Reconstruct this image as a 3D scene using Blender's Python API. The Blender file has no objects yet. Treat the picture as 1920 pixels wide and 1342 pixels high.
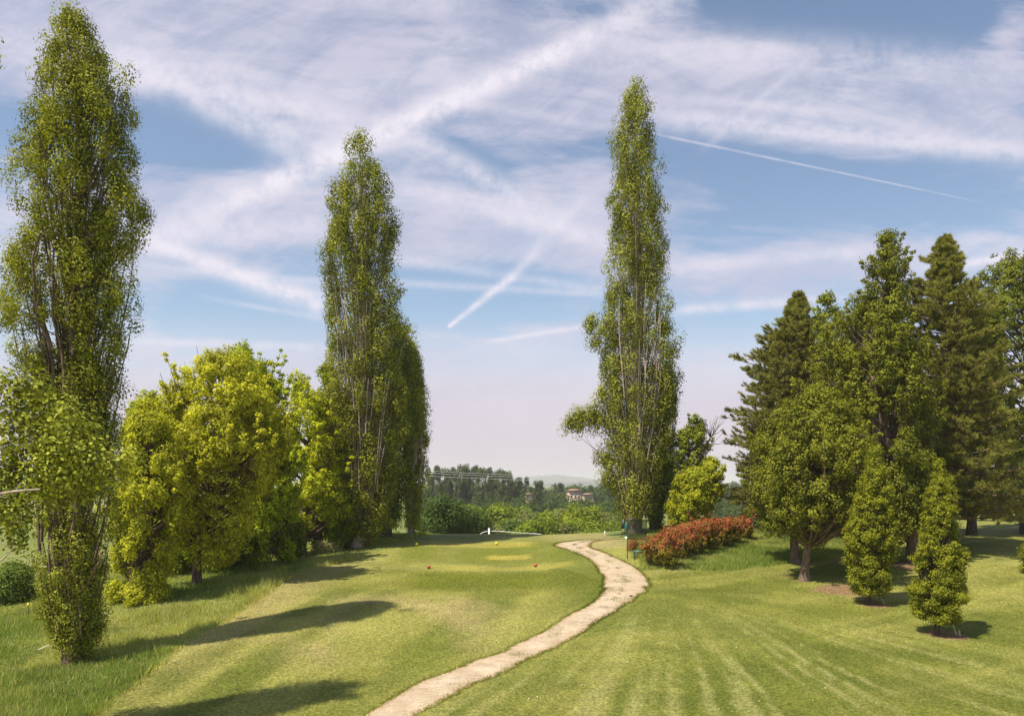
import bpy, math, numpy as np
from mathutils import Vector
rng = np.random.default_rng(7)
sc = bpy.context.scene
COL = sc.collection
F_PX, CX, HY, EYE = 1507.0, 960.0, 905.0, 7.0
SUN_EL = math.radians(61); SH = np.array([0.80, 0.60])      # direction shadows run on the ground

# ------------------------------------------------------------------ small maths
def sm(a, b, x):
    t = np.clip((np.asarray(x, float) - a) / (b - a), 0, 1); return t * t * (3 - 2 * t)
def lerp(a, b, t): return a + (b - a) * t
def nrm(v): return v / np.maximum(np.linalg.norm(v, axis=-1, keepdims=True), 1e-9)
def vnoise(x, y, s, seed=0):
    r = np.random.default_rng(seed).random((256, 256))
    x = np.asarray(x, float) / s + 1000; y = np.asarray(y, float) / s + 1000
    xi = np.floor(x).astype(int); yi = np.floor(y).astype(int)
    fx = x - xi; fy = y - yi; fx = fx * fx * (3 - 2 * fx); fy = fy * fy * (3 - 2 * fy)
    g = lambda a, b: r[a % 256, b % 256]
    return lerp(lerp(g(xi, yi), g(xi + 1, yi), fx), lerp(g(xi, yi + 1), g(xi + 1, yi + 1), fx), fy)
def fbm(x, y, s, seed=0, o=4):
    t = 0; a = 1; n = 0
    for k in range(o):
        t = t + a * vnoise(x, y, s / 2 ** k, seed + k); n += a; a *= .5
    return t / n

# ------------------------------------------------------------------ terrain
CP = [  # (px, py, depth) : what the photograph shows at that depth
 (0,1342,25),(300,1342,24.5),(700,1342,24),(1100,1342,24),(1500,1342,24),(1920,1342,24),
 (330,1225,30.8),(700,1225,30.8),(1000,1223,31.0),(1300,1225,30.8),(1600,1235,30.8),(1900,1225,32),(1760,1192,34.5),
 (700,1130,38.8),(900,1130,39),(1150,1130,38.7),(1400,1130,40),(1628,1130,40.5),(1850,1130,41),
 (850,1108,43),(1000,1108,43),(850,1072,49.5),(1000,1072,49.5),(850,1060,52.5),(1000,1060,52.5),(850,1048,55.5),(1000,1048,55.5),
 (850,1040,57.5),(1000,1040,57.5),(850,1027,60.5),(1000,1026,60.5),(850,1017,63.5),(980,1016,63.5),
 (800,1003,68.5),(950,1003,69),(1080,1004,68),(1150,1001,67),
 (1050,1100,43),(1180,1090,43.3),(1090,1060,50),(1030,1045,55),
 (600,1100,44),(560,1075,48),(480,1062,52),(370,1095,46),(250,1125,42),(400,1150,38.8),(200,1180,36.5),
 (138,1245,31),(0,1250,31.5),(0,1180,39),(30,1130,52),(30,1085,66),(30,1040,88),(30,1000,125),
 (640,1060,52),(700,1040,57),(565,1040,60),(668,1024,61),(720,1006,66),(770,1002,68),(600,1030,62),(690,1015,64),
 (740,1000,120),(740,992,140),
 (1235,1062,48),(1200,1010,59),(1130,1011,61),(1075,1024,57.5),(1400,1010,60),(1433,993,65),(1300,987,66),(1330,1040,52),
 (1490,1055,52),(1450,1075,48.5),(1508,1088,46),(1600,1045,54),(1712,1050,51),(1686,1003,63),(1600,995,67),(1850,1050,52),
 (1900,1010,64),(1900,985,76),(1900,975,88),(1500,986,72),(1650,985,74),(1300,1100,44),(1320,1075,47.5)]
pts = [((p - CX) / F_PX * d, d, EYE - (q - HY) / F_PX * d) for p, q, d in CP]
pts += [(-15,10,-.3),(0,8,-.2),(15,8,0),(-32,15,-.8),(32,15,.3),(-6,76,1.9),(-6,84,-1),(-6,100,-5),(5,76,1.9),(6,84,-.8),
 (8,100,-5),(45,110,1.5),(60,125,-1),(25,88,1.5),(27,108,-3),(75,90,3),(60,60,2.6),(45,40,1.2),(-60,60,-1.5),(-45,35,-.9),(-80,100,-1.6),(12,80,1.6),(-75,150,-1.2)]
P = np.array(pts); A2 = P[:, :2] / 30.0
def tps_k(r2): return 0.5 * r2 * np.log(r2 + 1e-12)
n = len(P)
K = tps_k(((A2[:, None] - A2[None]) ** 2).sum(-1)) + 0.0006 * np.eye(n)
Q = np.c_[np.ones(n), A2]
W = np.linalg.solve(np.block([[K, Q], [Q.T, np.zeros((3, 3))]]), np.r_[P[:, 2], 0, 0, 0])
def height(x, y):
    x = np.atleast_1d(np.asarray(x, float)); y = np.atleast_1d(np.asarray(y, float)); sh = np.broadcast(x, y).shape
    x = np.broadcast_to(x, sh).ravel(); y = np.broadcast_to(y, sh).ravel()
    xc = np.clip(x, -85, 85) / 30; yc = np.clip(y, 5, 152) / 30
    out = np.empty(len(x))
    for i in range(0, len(x), 40000):
        X = np.c_[xc[i:i + 40000], yc[i:i + 40000]]
        k = tps_k(((X[:, None] - A2[None]) ** 2).sum(-1))
        out[i:i + 40000] = k @ W[:n] + W[n] + X @ W[n + 1:]
    far = lerp(-9.0, -2.2, sm(-25, -80, x)) + 0.5 * (fbm(x, y, 60, 31) - .5)
    far = far + 30 * sm(1500, 7000, y) * 0.12
    t = np.maximum(sm(100, 155, y + 40 * sm(20, 60, x) * 0 ), sm(85, 130, np.abs(x)))
    t = np.where(x < -14, np.maximum(sm(125, 165, y), sm(85, 130, np.abs(x))), t)
    near = np.where(y < 5, out, out)
    z = lerp(near, far, t)
    mound = 0.05 * (fbm(x, y, 5, 5, 3) - .5) * (1 - t)
    return (z + mound).reshape(sh)
def h1(x, y): return float(height(x, y)[0])
def ground_hit(px, py, y0=14, y1=150):
    ys = np.linspace(y0, y1, 1400)
    z = EYE - (py - HY) / F_PX * ys; g = height((px - CX) / F_PX * ys, ys)
    i = np.argmax(z <= g)
    if z[i] > g[i]:
        i = np.argmin(z - g)
    return np.array([(px - CX) / F_PX * ys[i], ys[i], g[i]])
def at(px, py, d): return np.array([(px - CX) / F_PX * d, d, EYE - (py - HY) / F_PX * d])

# ------------------------------------------------------------------ object helpers
def tag(o, label=None, cat=None, group=None, kind=None):
    if label: o['label'] = label
    if cat: o['category'] = cat
    if group: o['group'] = group
    if kind: o['kind'] = kind
    return o
def empty(name, loc, label, cat, group=None):
    o = bpy.data.objects.new(name, None); o.location = loc; o.empty_display_size = .3; COL.objects.link(o)
    return tag(o, label, cat, group)
def mesh_obj(name, V, Fs, mats, parent=None, col=None, smooth=False, midx=None, origin=None):
    """Fs : list of (n,k) face arrays"""
    V = np.asarray(V, float)
    if origin is None and parent is not None: origin = np.array(parent.location)
    if origin is not None: V = V - np.asarray(origin)
    me = bpy.data.meshes.new(name)
    if not isinstance(Fs, list): Fs = [Fs]
    Fs = [np.asarray(f, np.int32) for f in Fs if len(f)]
    tot = np.concatenate([np.full(len(f), f.shape[1], np.int32) for f in Fs]); idx = np.concatenate([f.ravel() for f in Fs])
    me.vertices.add(len(V)); me.vertices.foreach_set('co', V.astype(np.float32).ravel())
    me.loops.add(len(idx)); me.loops.foreach_set('vertex_index', idx)
    me.polygons.add(len(tot)); st = np.r_[0, np.cumsum(tot)[:-1]].astype(np.int32)
    me.polygons.foreach_set('loop_start', st)
    try: me.polygons.foreach_set('loop_total', tot)
    except Exception: pass
    if not isinstance(mats, (list, tuple)): mats = [mats]
    for m in mats: me.materials.append(m)
    if midx is not None: me.polygons.foreach_set('material_index', np.asarray(midx, np.int32))
    me.update(calc_edges=True)
    if smooth: me.polygons.foreach_set('use_smooth', np.ones(len(tot), bool))
    if col is not None:
        a = me.attributes.new('col', 'FLOAT_COLOR', 'POINT')
        c = np.ones((len(V), 4), np.float32); c[:, :3] = col; a.data.foreach_set('color', c.ravel())
    o = bpy.data.objects.new(name, me); COL.objects.link(o)
    if parent is not None: o.parent = parent
    elif origin is not None: o.location = origin
    return o
def cat_geo(parts):
    V = []; T = []; Qd = []; C = []; n = 0; anyc = False
    for p in parts:
        v, f = p[0], p[1]; V.append(v)
        (T if f.shape[1] == 3 else Qd).append(f + n); n += len(v)
        if len(p) > 2: C.append(p[2]); anyc = True
    Fs = []
    if Qd: Fs.append(np.concatenate(Qd))
    if T: Fs.append(np.concatenate(T))
    return np.concatenate(V), Fs, (np.concatenate(C) if anyc else None)
def tubes(Pt, R, ns=6):
    """Pt (M,k,3) polylines, R (M,k)"""
    M, k, _ = Pt.shape
    T = np.gradient(Pt, axis=1); T = nrm(T)
    ref = np.where(np.abs(T[..., 2:3]) > .95, np.array([1., 0, 0]), np.array([0, 0, 1.]))
    A = nrm(np.cross(T, ref)); B = np.cross(T, A)
    th = np.arange(ns) / ns * 2 * np.pi
    V = Pt[:, :, None] + R[:, :, None, None] * (np.cos(th)[:, None] * A[:, :, None] + np.sin(th)[:, None] * B[:, :, None])
    i = (np.arange(M)[:, None, None] * k + np.arange(k - 1)[None, :, None]) * ns; j = np.arange(ns)[None, None]
    a = i + j; b = i + (j + 1) % ns
    F = np.stack([a, b, b + ns, a + ns], -1).reshape(-1, 4)
    return V.reshape(-1, 3), F
def bez(a, c, b, k=6):
    t = np.linspace(0, 1, k)[None, :, None]
    return (1 - t) ** 2 * a[:, None] + 2 * t * (1 - t) * c[:, None] + t * t * b[:, None]
def leaves(C, out, L, col, wr=.8, aspect=.75, r=rng, droop=0.0):
    N = len(C); n_ = nrm(out + wr * r.normal(size=(N, 3)))
    t = nrm(np.cross(n_, r.normal(size=(N, 3)))); t[:, 2] -= droop; t = nrm(t)
    b = nrm(np.cross(n_, t)); L = np.asarray(L).reshape(-1, 1) * np.ones((N, 1))
    V = np.stack([C - t * L * .5, C + b * L * aspect * .5 - t * L * .08 + n_ * L * .09, C + t * L * .5,
                  C - b * L * aspect * .5 - t * L * .08 + n_ * L * .09], 1).reshape(-1, 3)
    F = np.arange(4 * N, dtype=np.int32).reshape(-1, 4)
    return V, F, np.repeat(col, 4, axis=0)
def needles(C, T, L, Wd, col):
    N = len(C); T = nrm(T); b = nrm(np.cross(T, rng.normal(size=(N, 3))))
    V = np.stack([C - b * Wd * .5, C + b * Wd * .5, C + T * L[:, None]], 1).reshape(-1, 3)
    return V, np.arange(3 * N, dtype=np.int32).reshape(-1, 3), np.repeat(col, 3, axis=0)
def box(c, s, rz=0):
    x, y, z = np.array(s) / 2.
    V = np.array([(-x,-y,-z),(x,-y,-z),(x,y,-z),(-x,y,-z),(-x,-y,z),(x,-y,z),(x,y,z),(-x,y,z)])
    cs, sn = math.cos(rz), math.sin(rz)
    V = np.c_[V[:, 0] * cs - V[:, 1] * sn, V[:, 0] * sn + V[:, 1] * cs, V[:, 2]] + np.array(c)
    return V, np.array([(0,3,2,1),(4,5,6,7),(0,1,5,4),(1,2,6,5),(2,3,7,6),(3,0,4,7)])

# ------------------------------------------------------------------ materials
class NT:
    def __init__(s, nt): s.nt = nt
    def n(s, t, **kw):
        nd = s.nt.nodes.new(t)
        for k, v in kw.items(): setattr(nd, k, v)
        return nd
    def l(s, a, b): s.nt.links.new(a, b)
    def m(s, op, a, b=None, c=None, clamp=False):
        nd = s.n('ShaderNodeMath', operation=op, use_clamp=clamp)
        for i, v in enumerate((a, b, c)):
            if v is None: continue
            if isinstance(v, (int, float)): nd.inputs[i].default_value = v
            else: s.l(v, nd.inputs[i])
        return nd.outputs[0]
    def ss(s, x, a, b, lo=0, hi=1):
        nd = s.n('ShaderNodeMapRange', interpolation_type='SMOOTHSTEP')
        s.l(x, nd.inputs[0])
        for i, v in zip((1, 2, 3, 4), (a, b, lo, hi)): nd.inputs[i].default_value = v
        return nd.outputs[0]
    def mix(s, f, a, b, bt='MIX'):
        nd = s.n('ShaderNodeMix', data_type='RGBA', blend_type=bt)
        for i, v in ((0, f), (6, a), (7, b)):
            if isinstance(v, (int, float)): nd.inputs[i].default_value = v
            elif isinstance(v, tuple): nd.inputs[i].default_value = (*v, 1)
            else: s.l(v, nd.inputs[i])
        return nd.outputs[2]
    def noise(s, vec, scale, detail=3, rough=.5, dist=0):
        nd = s.n('ShaderNodeTexNoise'); nd.inputs['Scale'].default_value = scale; nd.inputs['Detail'].default_value = detail
        nd.inputs['Roughness'].default_value = rough; nd.inputs['Distortion'].default_value = dist
        if vec is not None: s.l(vec, nd.inputs['Vector'])
        return nd.outputs['Fac']
def mat(name):
    m = bpy.data.materials.new(name); m.use_nodes = True; nt = m.node_tree
    for x in list(nt.nodes): nt.nodes.remove(x)
    N = NT(nt); o = N.n('ShaderNodeOutputMaterial'); return m, N, o
def leaf_mat(name, trans=.35, rough=.55, spec=.25):
    m, N, o = mat(name)
    a = N.n('ShaderNodeAttribute', attribute_name='col')
    p = N.n('ShaderNodeBsdfPrincipled'); N.l(a.outputs['Color'], p.inputs['Base Color'])
    p.inputs['Roughness'].default_value = rough; p.inputs['Specular IOR Level'].default_value = spec
    t = N.n('ShaderNodeBsdfTranslucent')
    c = N.mix(1.0, a.outputs['Color'], (1.35, 1.25, .45), 'MULTIPLY'); N.l(c, t.inputs['Color'])
    mx = N.n('ShaderNodeMixShader'); mx.inputs[0].default_value = trans
    N.l(p.outputs[0], mx.inputs[1]); N.l(t.outputs[0], mx.inputs[2]); N.l(mx.outputs[0], o.inputs[0]); return m
def bark_mat(name, c1, c2, sc_=3):
    m, N, o = mat(name); g = N.n('ShaderNodeNewGeometry')
    mp = N.n('ShaderNodeMapping'); mp.inputs['Scale'].default_value = (sc_ * 3, sc_ * 3, sc_ * .6); N.l(g.outputs['Position'], mp.inputs[0])
    f = N.noise(mp.outputs[0], 1.0, 5, .65); f2 = N.noise(g.outputs['Position'], .9, 2)
    k = N.ss(f, .35, .65); c = N.mix(k, c1, c2); c = N.mix(N.ss(f2, .4, .7, 0, .5), c, tuple(v * .6 for v in c1))
    p = N.n('ShaderNodeBsdfPrincipled'); p.inputs['Roughness'].default_value = .9; N.l(c, p.inputs['Base Color'])
    b = N.n('ShaderNodeBump'); b.inputs['Strength'].default_value = .9; b.inputs['Distance'].default_value = .04
    N.l(f, b.inputs['Height']); N.l(b.outputs[0], p.inputs['Normal']); N.l(p.outputs[0], o.inputs[0]); return m
def plain_mat(name, c, rough=.6, metal=0, var=.25, vs=6):
    m, N, o = mat(name); g = N.n('ShaderNodeNewGeometry'); f = N.noise(g.outputs['Position'], vs, 4, .6)
    cc = N.mix(N.ss(f, .3, .7), tuple(v * (1 - var) for v in c), tuple(min(1, v * (1 + var * .6)) for v in c))
    p = N.n('ShaderNodeBsdfPrincipled'); p.inputs['Roughness'].default_value = rough; p.inputs['Metallic'].default_value = metal
    N.l(cc, p.inputs['Base Color']); N.l(p.outputs[0], o.inputs[0]); return m
LEAF = leaf_mat('leaf', .26, .6, .14); LEAF_THIN = leaf_mat('thin_leaf', .36, .6, .14); NEEDLE = leaf_mat('needle', .35, .6, .2); BLADE = leaf_mat('grass_blade', .4, .7, .15)
BARK_POP = bark_mat('poplar_bark', (.26, .20, .15), (.52, .43, .33)); BARK_BR = bark_mat('brown_bark', (.10, .065, .045), (.25, .17, .12))
BARK_DK = bark_mat('dark_bark', (.05, .035, .025), (.12, .085, .06))
BARK_PINE = bark_mat('pine_bark', (.11, .07, .05), (.30, .19, .13)); VINE = bark_mat('vine_bark', (.22, .11, .07), (.42, .27, .19), 6)
WHITE = plain_mat('white_paint', (.8, .8, .78), .5, 0, .08); GREEN_M = plain_mat('green_enamel', (.02, .14, .11), .35); POLE = plain_mat('dark_pole', (.035, .05, .04), .5)

# ------------------------------------------------------------------ ground
def edge_x(y): return np.interp(y, [0, 24, 31, 40, 48, 51, 57, 62, 68, 75, 90], [-12.8, -12.9, -13.1, -13.0, -12.8, -12.2, -9.9, -8.8, -7.6, -7, -7]) + .25 * (vnoise(y, y * 0, 3, 77) - .5)
def box_mask(x, y, x0, x1, y0, y1, s=1., sy=None):
    sy = s if sy is None else sy
    return sm(x0 - s, x0 + s, x) * (1 - sm(x1 - s, x1 + s, x)) * sm(y0 - sy, y0 + sy, y) * (1 - sm(y1 - sy, y1 + sy, y))
def rough_right(x, y):
    lo = np.interp(x, [8, 10, 14, 17.5, 21, 25, 30], [46.6, 47.6, 49, 51, 53.5, 57, 62]) + .8 * (vnoise(x, y, 1.5, 9) - .5)
    return sm(0, .5, y - lo) * sm(7.4, 8.4, x) * (1 - sm(24, 29, x))
def path_mid(y): return np.interp(y, [10, 24, 31.5, 38, 43, 49, 57.5, 61], [-10, -3.2, 1.4, 5.1, 6.3, 5.4, 4.3, 6])
DIRT = []
def ground_color(x, y, dirt=True):
    x = np.asarray(x, float); y = np.asarray(y, float)
    L = np.array([.315, .32, .078]); Dk = np.array([.105, .14, .018]); M_ = np.array([.20, .225, .036]); DRY = np.array([.38, .33, .14])
    def mx(c, d, t): return c + (d - c) * np.clip(t, 0, 1)[..., None]
    base = np.zeros(x.shape + (3,)) + M_
    n1 = fbm(x, y, 9, 1); n2 = fbm(x, y, 1.6, 2); n3 = fbm(x, y, .5, 3, 2)
    n0 = fbm(x, y, 3.5, 6); c = mx(base, L, sm(.45, .72, n1) * .7); c = mx(c, Dk, sm(.52, .25, n1) * .6); c = mx(c, Dk, sm(.5, .3, n0) * .5); c = mx(c, L, sm(.5, .7, n0) * .4)
    # mowing stripes right of the path : follow the slope, bending to the right at the top
    right = sm(-.5, 1.5, x - path_mid(y))
    yy = np.clip(y - 24, -6, 15); s = (x - .39 * yy) / (1 - .045 * yy) + .5 * (fbm(x, y, 5, 11) - .5)
    st = vnoise(s, y * .03, .62, 12) * .5 + vnoise(s, y * .05, .24, 13) * .4 + .10 * (.5 + .5 * np.sin(s * 2 * np.pi / 1.7))
    st2 = vnoise(x - 1.6 * y, y * .05, 1.4, 14)
    wR = right * (1 - sm(34, 39, y)) * (.65 + .35 * sm(.35, .65, fbm(x, y, 4, 17))) * (1 - .5 * sm(12, 20, x))
    c = mx(c, np.array([.37, .375, .13]), sm(.53, .65, st) * wR * .62); c = mx(c, Dk * 1.1, sm(.47, .34, st) * wR * .5)
    c = mx(c, L * 1.05, sm(.6, .8, st2) * right * sm(11, 16, x) * .4)
    st3 = vnoise(x - y * 1.3, x * .03, 1.1, 19)
    c = mx(c, L * 1.1, sm(.55, .8, st3) * right * sm(38, 44, y) * .45)
    # left part : bands parallel to the edge and the path
    s2 = x - .22 * y + .8 * (fbm(x, y, 6, 15) - .5); stl = vnoise(s2, y * .03, 1.3, 16)
    left = (1 - right) * (1 - sm(40, 44, y))
    c = mx(c, L * 1.1, sm(.5, .8, stl) * left * .7); c = mx(c, Dk * 1.2, sm(.45, .15, stl) * left * .5)
    dry = sm(.42, .66, fbm(x + .5 * y, y * .45, 4, 21)) * box_mask(x, y, -9, -1.0, 30, 41, 2)
    dry = np.maximum(dry, .75 * sm(3.6, 1.2, x - edge_x(y)) * sm(.25, .6, n1) * (1 - sm(50, 56, y)))
    dry = np.maximum(dry, .55 * sm(.5, .7, fbm(x, y, 5, 22)) * box_mask(x, y, -12, -7, 24, 34, 2))
    dry = np.maximum(dry, .9 * box_mask(x, y, 5.0, 9.2, 55, 63, .5))
    dry = np.maximum(dry, .55 * sm(.4, .62, fbm(x, y, 4, 23)) * box_mask(x, y, 8.5, 18, 42, 48.5, 1.5))
    dry = np.maximum(dry, .6 * sm(.45, .6, fbm(x, y, 3, 24)) * box_mask(x, y, 14, 21, 40, 44, 1.5))
    dry = np.maximum(dry, .7 * box_mask(x, y, 3, 9, 63, 70, 1.5))
    c = mx(c, DRY, dry * .75)
    # tee : dark banks with pale close-mown decks
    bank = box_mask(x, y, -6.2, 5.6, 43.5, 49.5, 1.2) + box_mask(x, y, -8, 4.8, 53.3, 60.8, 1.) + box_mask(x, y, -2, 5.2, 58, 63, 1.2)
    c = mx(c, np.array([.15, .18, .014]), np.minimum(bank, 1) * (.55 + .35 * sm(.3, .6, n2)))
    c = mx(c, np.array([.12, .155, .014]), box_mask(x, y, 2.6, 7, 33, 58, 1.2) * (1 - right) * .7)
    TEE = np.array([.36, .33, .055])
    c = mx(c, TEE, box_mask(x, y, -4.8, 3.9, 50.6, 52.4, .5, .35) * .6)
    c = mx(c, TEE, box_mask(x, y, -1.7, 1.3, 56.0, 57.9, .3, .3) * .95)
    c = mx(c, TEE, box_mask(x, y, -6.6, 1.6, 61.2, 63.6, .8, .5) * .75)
    # rough grass
    rl = sm(.15, -.15, x - edge_x(y)); rr = rough_right(x, y)
    RG = mx(np.zeros_like(base) + np.array([.16, .215, .045]), np.array([.27, .29, .09]), sm(.35, .65, n1)); RG = mx(RG, np.array([.12, .17, .035]), sm(.5, .3, fbm(x, y, 3, 25)) * .7)
    c = mx(c, RG, np.maximum(rl, rr))
    c = mx(c, np.array([.17, .21, .04]), sm(75, 90, y) * (1 - rr) * .8)
    c = c * (.86 + .28 * n2)[..., None] * (.9 + .2 * n3)[..., None]
    if dirt:
        for (dx, dy, r) in DIRT:
            d = np.hypot(x - dx, (y - dy)) + .5 * r * (n2 - .5) + .4 * r * (n3 - .5)
            c = mx(c, np.array([.30, .19, .11]), sm(r, r * .6, d) * .9)
    return c
def axis_coords(lo, hi, step, far_lo, far_hi):
    a = list(np.arange(lo, hi + 1e-6, step)); s = step; v = hi
    while v < far_hi: s *= 1.25; v += s; a.append(v)
    s = step; v = lo; b = []
    while v > far_lo: s *= 1.25; v -= s; b.append(v)
    return np.array(b[::-1] + a)
T = dict(  # anchors on the ground
 h1=ground_hit(1628, 1132), h2=ground_hit(1757, 1190), o1=ground_hit(1508, 1089), o3=ground_hit(1712, 1052), p1=ground_hit(138, 1247))
DIRT += [(T['h1'][0] + .2, T['h1'][1] - .15, 1.0), (T['h2'][0] + .35, T['h2'][1] - .1, .95), (T['o3'][0] - .6, T['o3'][1] - 1.2, 1.7),
         (ground_hit(1590, 1106)[0] - .3, ground_hit(1590, 1106)[1], 1.7), (T['p1'][0], T['p1'][1], .8), (T['o1'][0], T['o1'][1], .45), (45, 100, 6)]
gx = axis_coords(-24, 44, .25, -9000, 9000); gy = axis_coords(20, 75, .25, -400, 12000)
GX, GY = np.meshgrid(gx, gy); GZ = height(GX, GY)
nx, ny = len(gx), len(gy)
ii = (np.arange(ny - 1)[:, None] * nx + np.arange(nx - 1)[None]).ravel()
m, N, o = mat('turf')
a = N.n('ShaderNodeAttribute', attribute_name='col'); g = N.n('ShaderNodeNewGeometry')
f1 = N.noise(g.outputs['Position'], 9, 5, .7); f2 = N.noise(g.outputs['Position'], 45, 3, .7); f3 = N.noise(g.outputs['Position'], 1.3, 3, .6)
c = N.mix(N.ss(f1, .3, .72, 0, 1), N.mix(1., a.outputs['Color'], (.40, .46, .40), 'MULTIPLY'), N.mix(1., a.outputs['Color'], (1.6, 1.42, 1.6), 'MULTIPLY'))
c = N.mix(N.ss(f2, .52, .7, 0, .75), c, N.mix(1., c, (.5, .55, .5), 'MULTIPLY'))
c = N.mix(N.ss(f3, .55, .75, 0, .35), c, N.mix(1., c, (1.3, 1.15, 1.2), 'MULTIPLY'))
p = N.n('ShaderNodeBsdfPrincipled'); p.inputs['Roughness'].default_value = .85; p.inputs['Specular IOR Level'].default_value = .2
N.l(c, p.inputs['Base Color']); b = N.n('ShaderNodeBump'); b.inputs['Strength'].default_value = .8; b.inputs['Distance'].default_value = .05
N.l(N.m('ADD', f2, N.m('MULTIPLY', f1, 1.2)), b.inputs['Height']); N.l(b.outputs[0], p.inputs['Normal']); N.l(p.outputs[0], o.inputs[0])
TURF = m
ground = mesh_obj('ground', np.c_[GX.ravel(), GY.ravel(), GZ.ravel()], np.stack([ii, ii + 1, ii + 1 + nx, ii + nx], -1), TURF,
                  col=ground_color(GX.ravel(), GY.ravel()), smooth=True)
tag(ground, 'rolling mown golf fairway with light and dark stripes', kind='structure')

# ------------------------------------------------------------------ gravel path
PL = [(640,1360),(678,1342),(790,1281),(894,1240),(982,1203),(1047,1166),(1101,1135),(1128,1112),(1133,1095),(1126,1074),(1108,1051),(1081,1037),(1040,1023),(1062,1016),(1121,1011.5),(1170,1008)]
PR = [(730,1360),(772,1340),(880,1290),(965,1250),(1026,1223),(1084,1193),(1130,1160),(1180,1129),(1213,1104),(1215,1090),(1203,1073),(1172,1054),(1134,1037),(1106,1025),(1121,1014),(1170,1010)]
def resamp(Pn, k):
    Pn = np.array(Pn); t = np.arange(len(Pn)); u = np.linspace(0, len(Pn) - 1, k)
    out = np.empty((k, Pn.shape[1]))
    for j in range(Pn.shape[1]):                    # Catmull-Rom
        p = np.r_[2 * Pn[0, j] - Pn[1, j], Pn[:, j], 2 * Pn[-1, j] - Pn[-2, j]]
        i = np.minimum(u.astype(int), len(Pn) - 2); f = u - i
        a, b, c_, d = p[i], p[i + 1], p[i + 2], p[i + 3]
        out[:, j] = .5 * (2 * b + (c_ - a) * f + (2 * a - 5 * b + 4 * c_ - d) * f * f + (3 * b - a - 3 * c_ + d) * f ** 3)
    return out
wl = np.array([ground_hit(*p_)[:2] for p_ in PL]); wr_ = np.array([ground_hit(*p_)[:2] for p_ in PR])
wl[0] = wl[1] + (wl[1] - wl[2]) * 2; wr_[0] = wr_[1] + (wr_[1] - wr_[2]) * 2
kp = 420; wl = resamp(wl, kp); wr_ = resamp(wr_, kp)
jl = .15 * (vnoise(np.arange(kp), 0 * np.arange(kp), 2.2, 41) - .5) + .22 * (vnoise(np.arange(kp), 0 * np.arange(kp), 9, 42) - .5)
jr = .15 * (vnoise(np.arange(kp), 0 * np.arange(kp), 2.2, 43) - .5) + .22 * (vnoise(np.arange(kp), 0 * np.arange(kp), 9, 44) - .5)
dv = nrm(wr_ - wl); wl = wl - dv * jl[:, None]; wr_ = wr_ + dv * jr[:, None]
u = np.linspace(0, 1, 17)[None, :, None]; PP = wl[:, None] * (1 - u) + wr_[:, None] * u
pz = height(PP[..., 0].ravel(), PP[..., 1].ravel()) + .03 - .02 * np.abs(u[0, :, 0] * 2 - 1)[None].repeat(kp, 0).ravel() ** 6
ii = (np.arange(kp - 1)[:, None] * 17 + np.arange(16)[None]).ravel()
m, N, o = mat('gravel'); g = N.n('ShaderNodeNewGeometry')
f1 = N.noise(g.outputs['Position'], 1.1, 5, .65); f2 = N.noise(g.outputs['Position'], 28, 3, .75); f3 = N.noise(g.outputs['Position'], 7, 4, .6)
at_ = N.n('ShaderNodeAttribute', attribute_name='col')
c = N.mix(N.ss(f1, .35, .7), (.43, .335, .225), (.56, .46, .335)); c = N.mix(N.ss(f3, .5, .72, 0, .7), c, (.30, .21, .14))
c = N.mix(N.ss(f2, .5, .66, 0, .75), c, (.24, .18, .13)); c = N.mix(N.ss(f2, .25, .42, .5, 0), c, (.68, .60, .50))
mpp = N.n('ShaderNodeMapping'); mpp.inputs['Scale'].default_value = (.9, 3.5, 1); N.l(g.outputs['Position'], mpp.inputs[0]); f5 = N.noise(mpp.outputs[0], 1.6, 5, .7); c = N.mix(N.ss(f5, .52, .66, 0, .6), c, (.27, .20, .13))
c = N.mix(N.m('MULTIPLY', at_.outputs['Fac'], N.ss(f3, .35, .6), clamp=True), c, (.36, .23, .12))
p = N.n('ShaderNodeBsdfPrincipled'); p.inputs['Roughness'].default_value = .95; N.l(c, p.inputs['Base Color'])
b = N.n('ShaderNodeBump'); b.inputs['Strength'].default_value = .7; b.inputs['Distance'].default_value = .03; N.l(N.m('ADD', f2, f3), b.inputs['Height']); N.l(b.outputs[0], p.inputs['Normal']); N.l(p.outputs[0], o.inputs[0])
ed = np.abs(u[0, :, 0] * 2 - 1)[None].repeat(kp, 0).ravel() ** 3
path = mesh_obj('path', np.c_[PP.reshape(-1, 2), pz], np.stack([ii, ii + 1, ii + 18, ii + 17], -1), m, col=np.repeat(ed[:, None], 3, 1), smooth=True)
tag(path, 'pale gravel cart path winding up past the tee', kind='structure')

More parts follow.
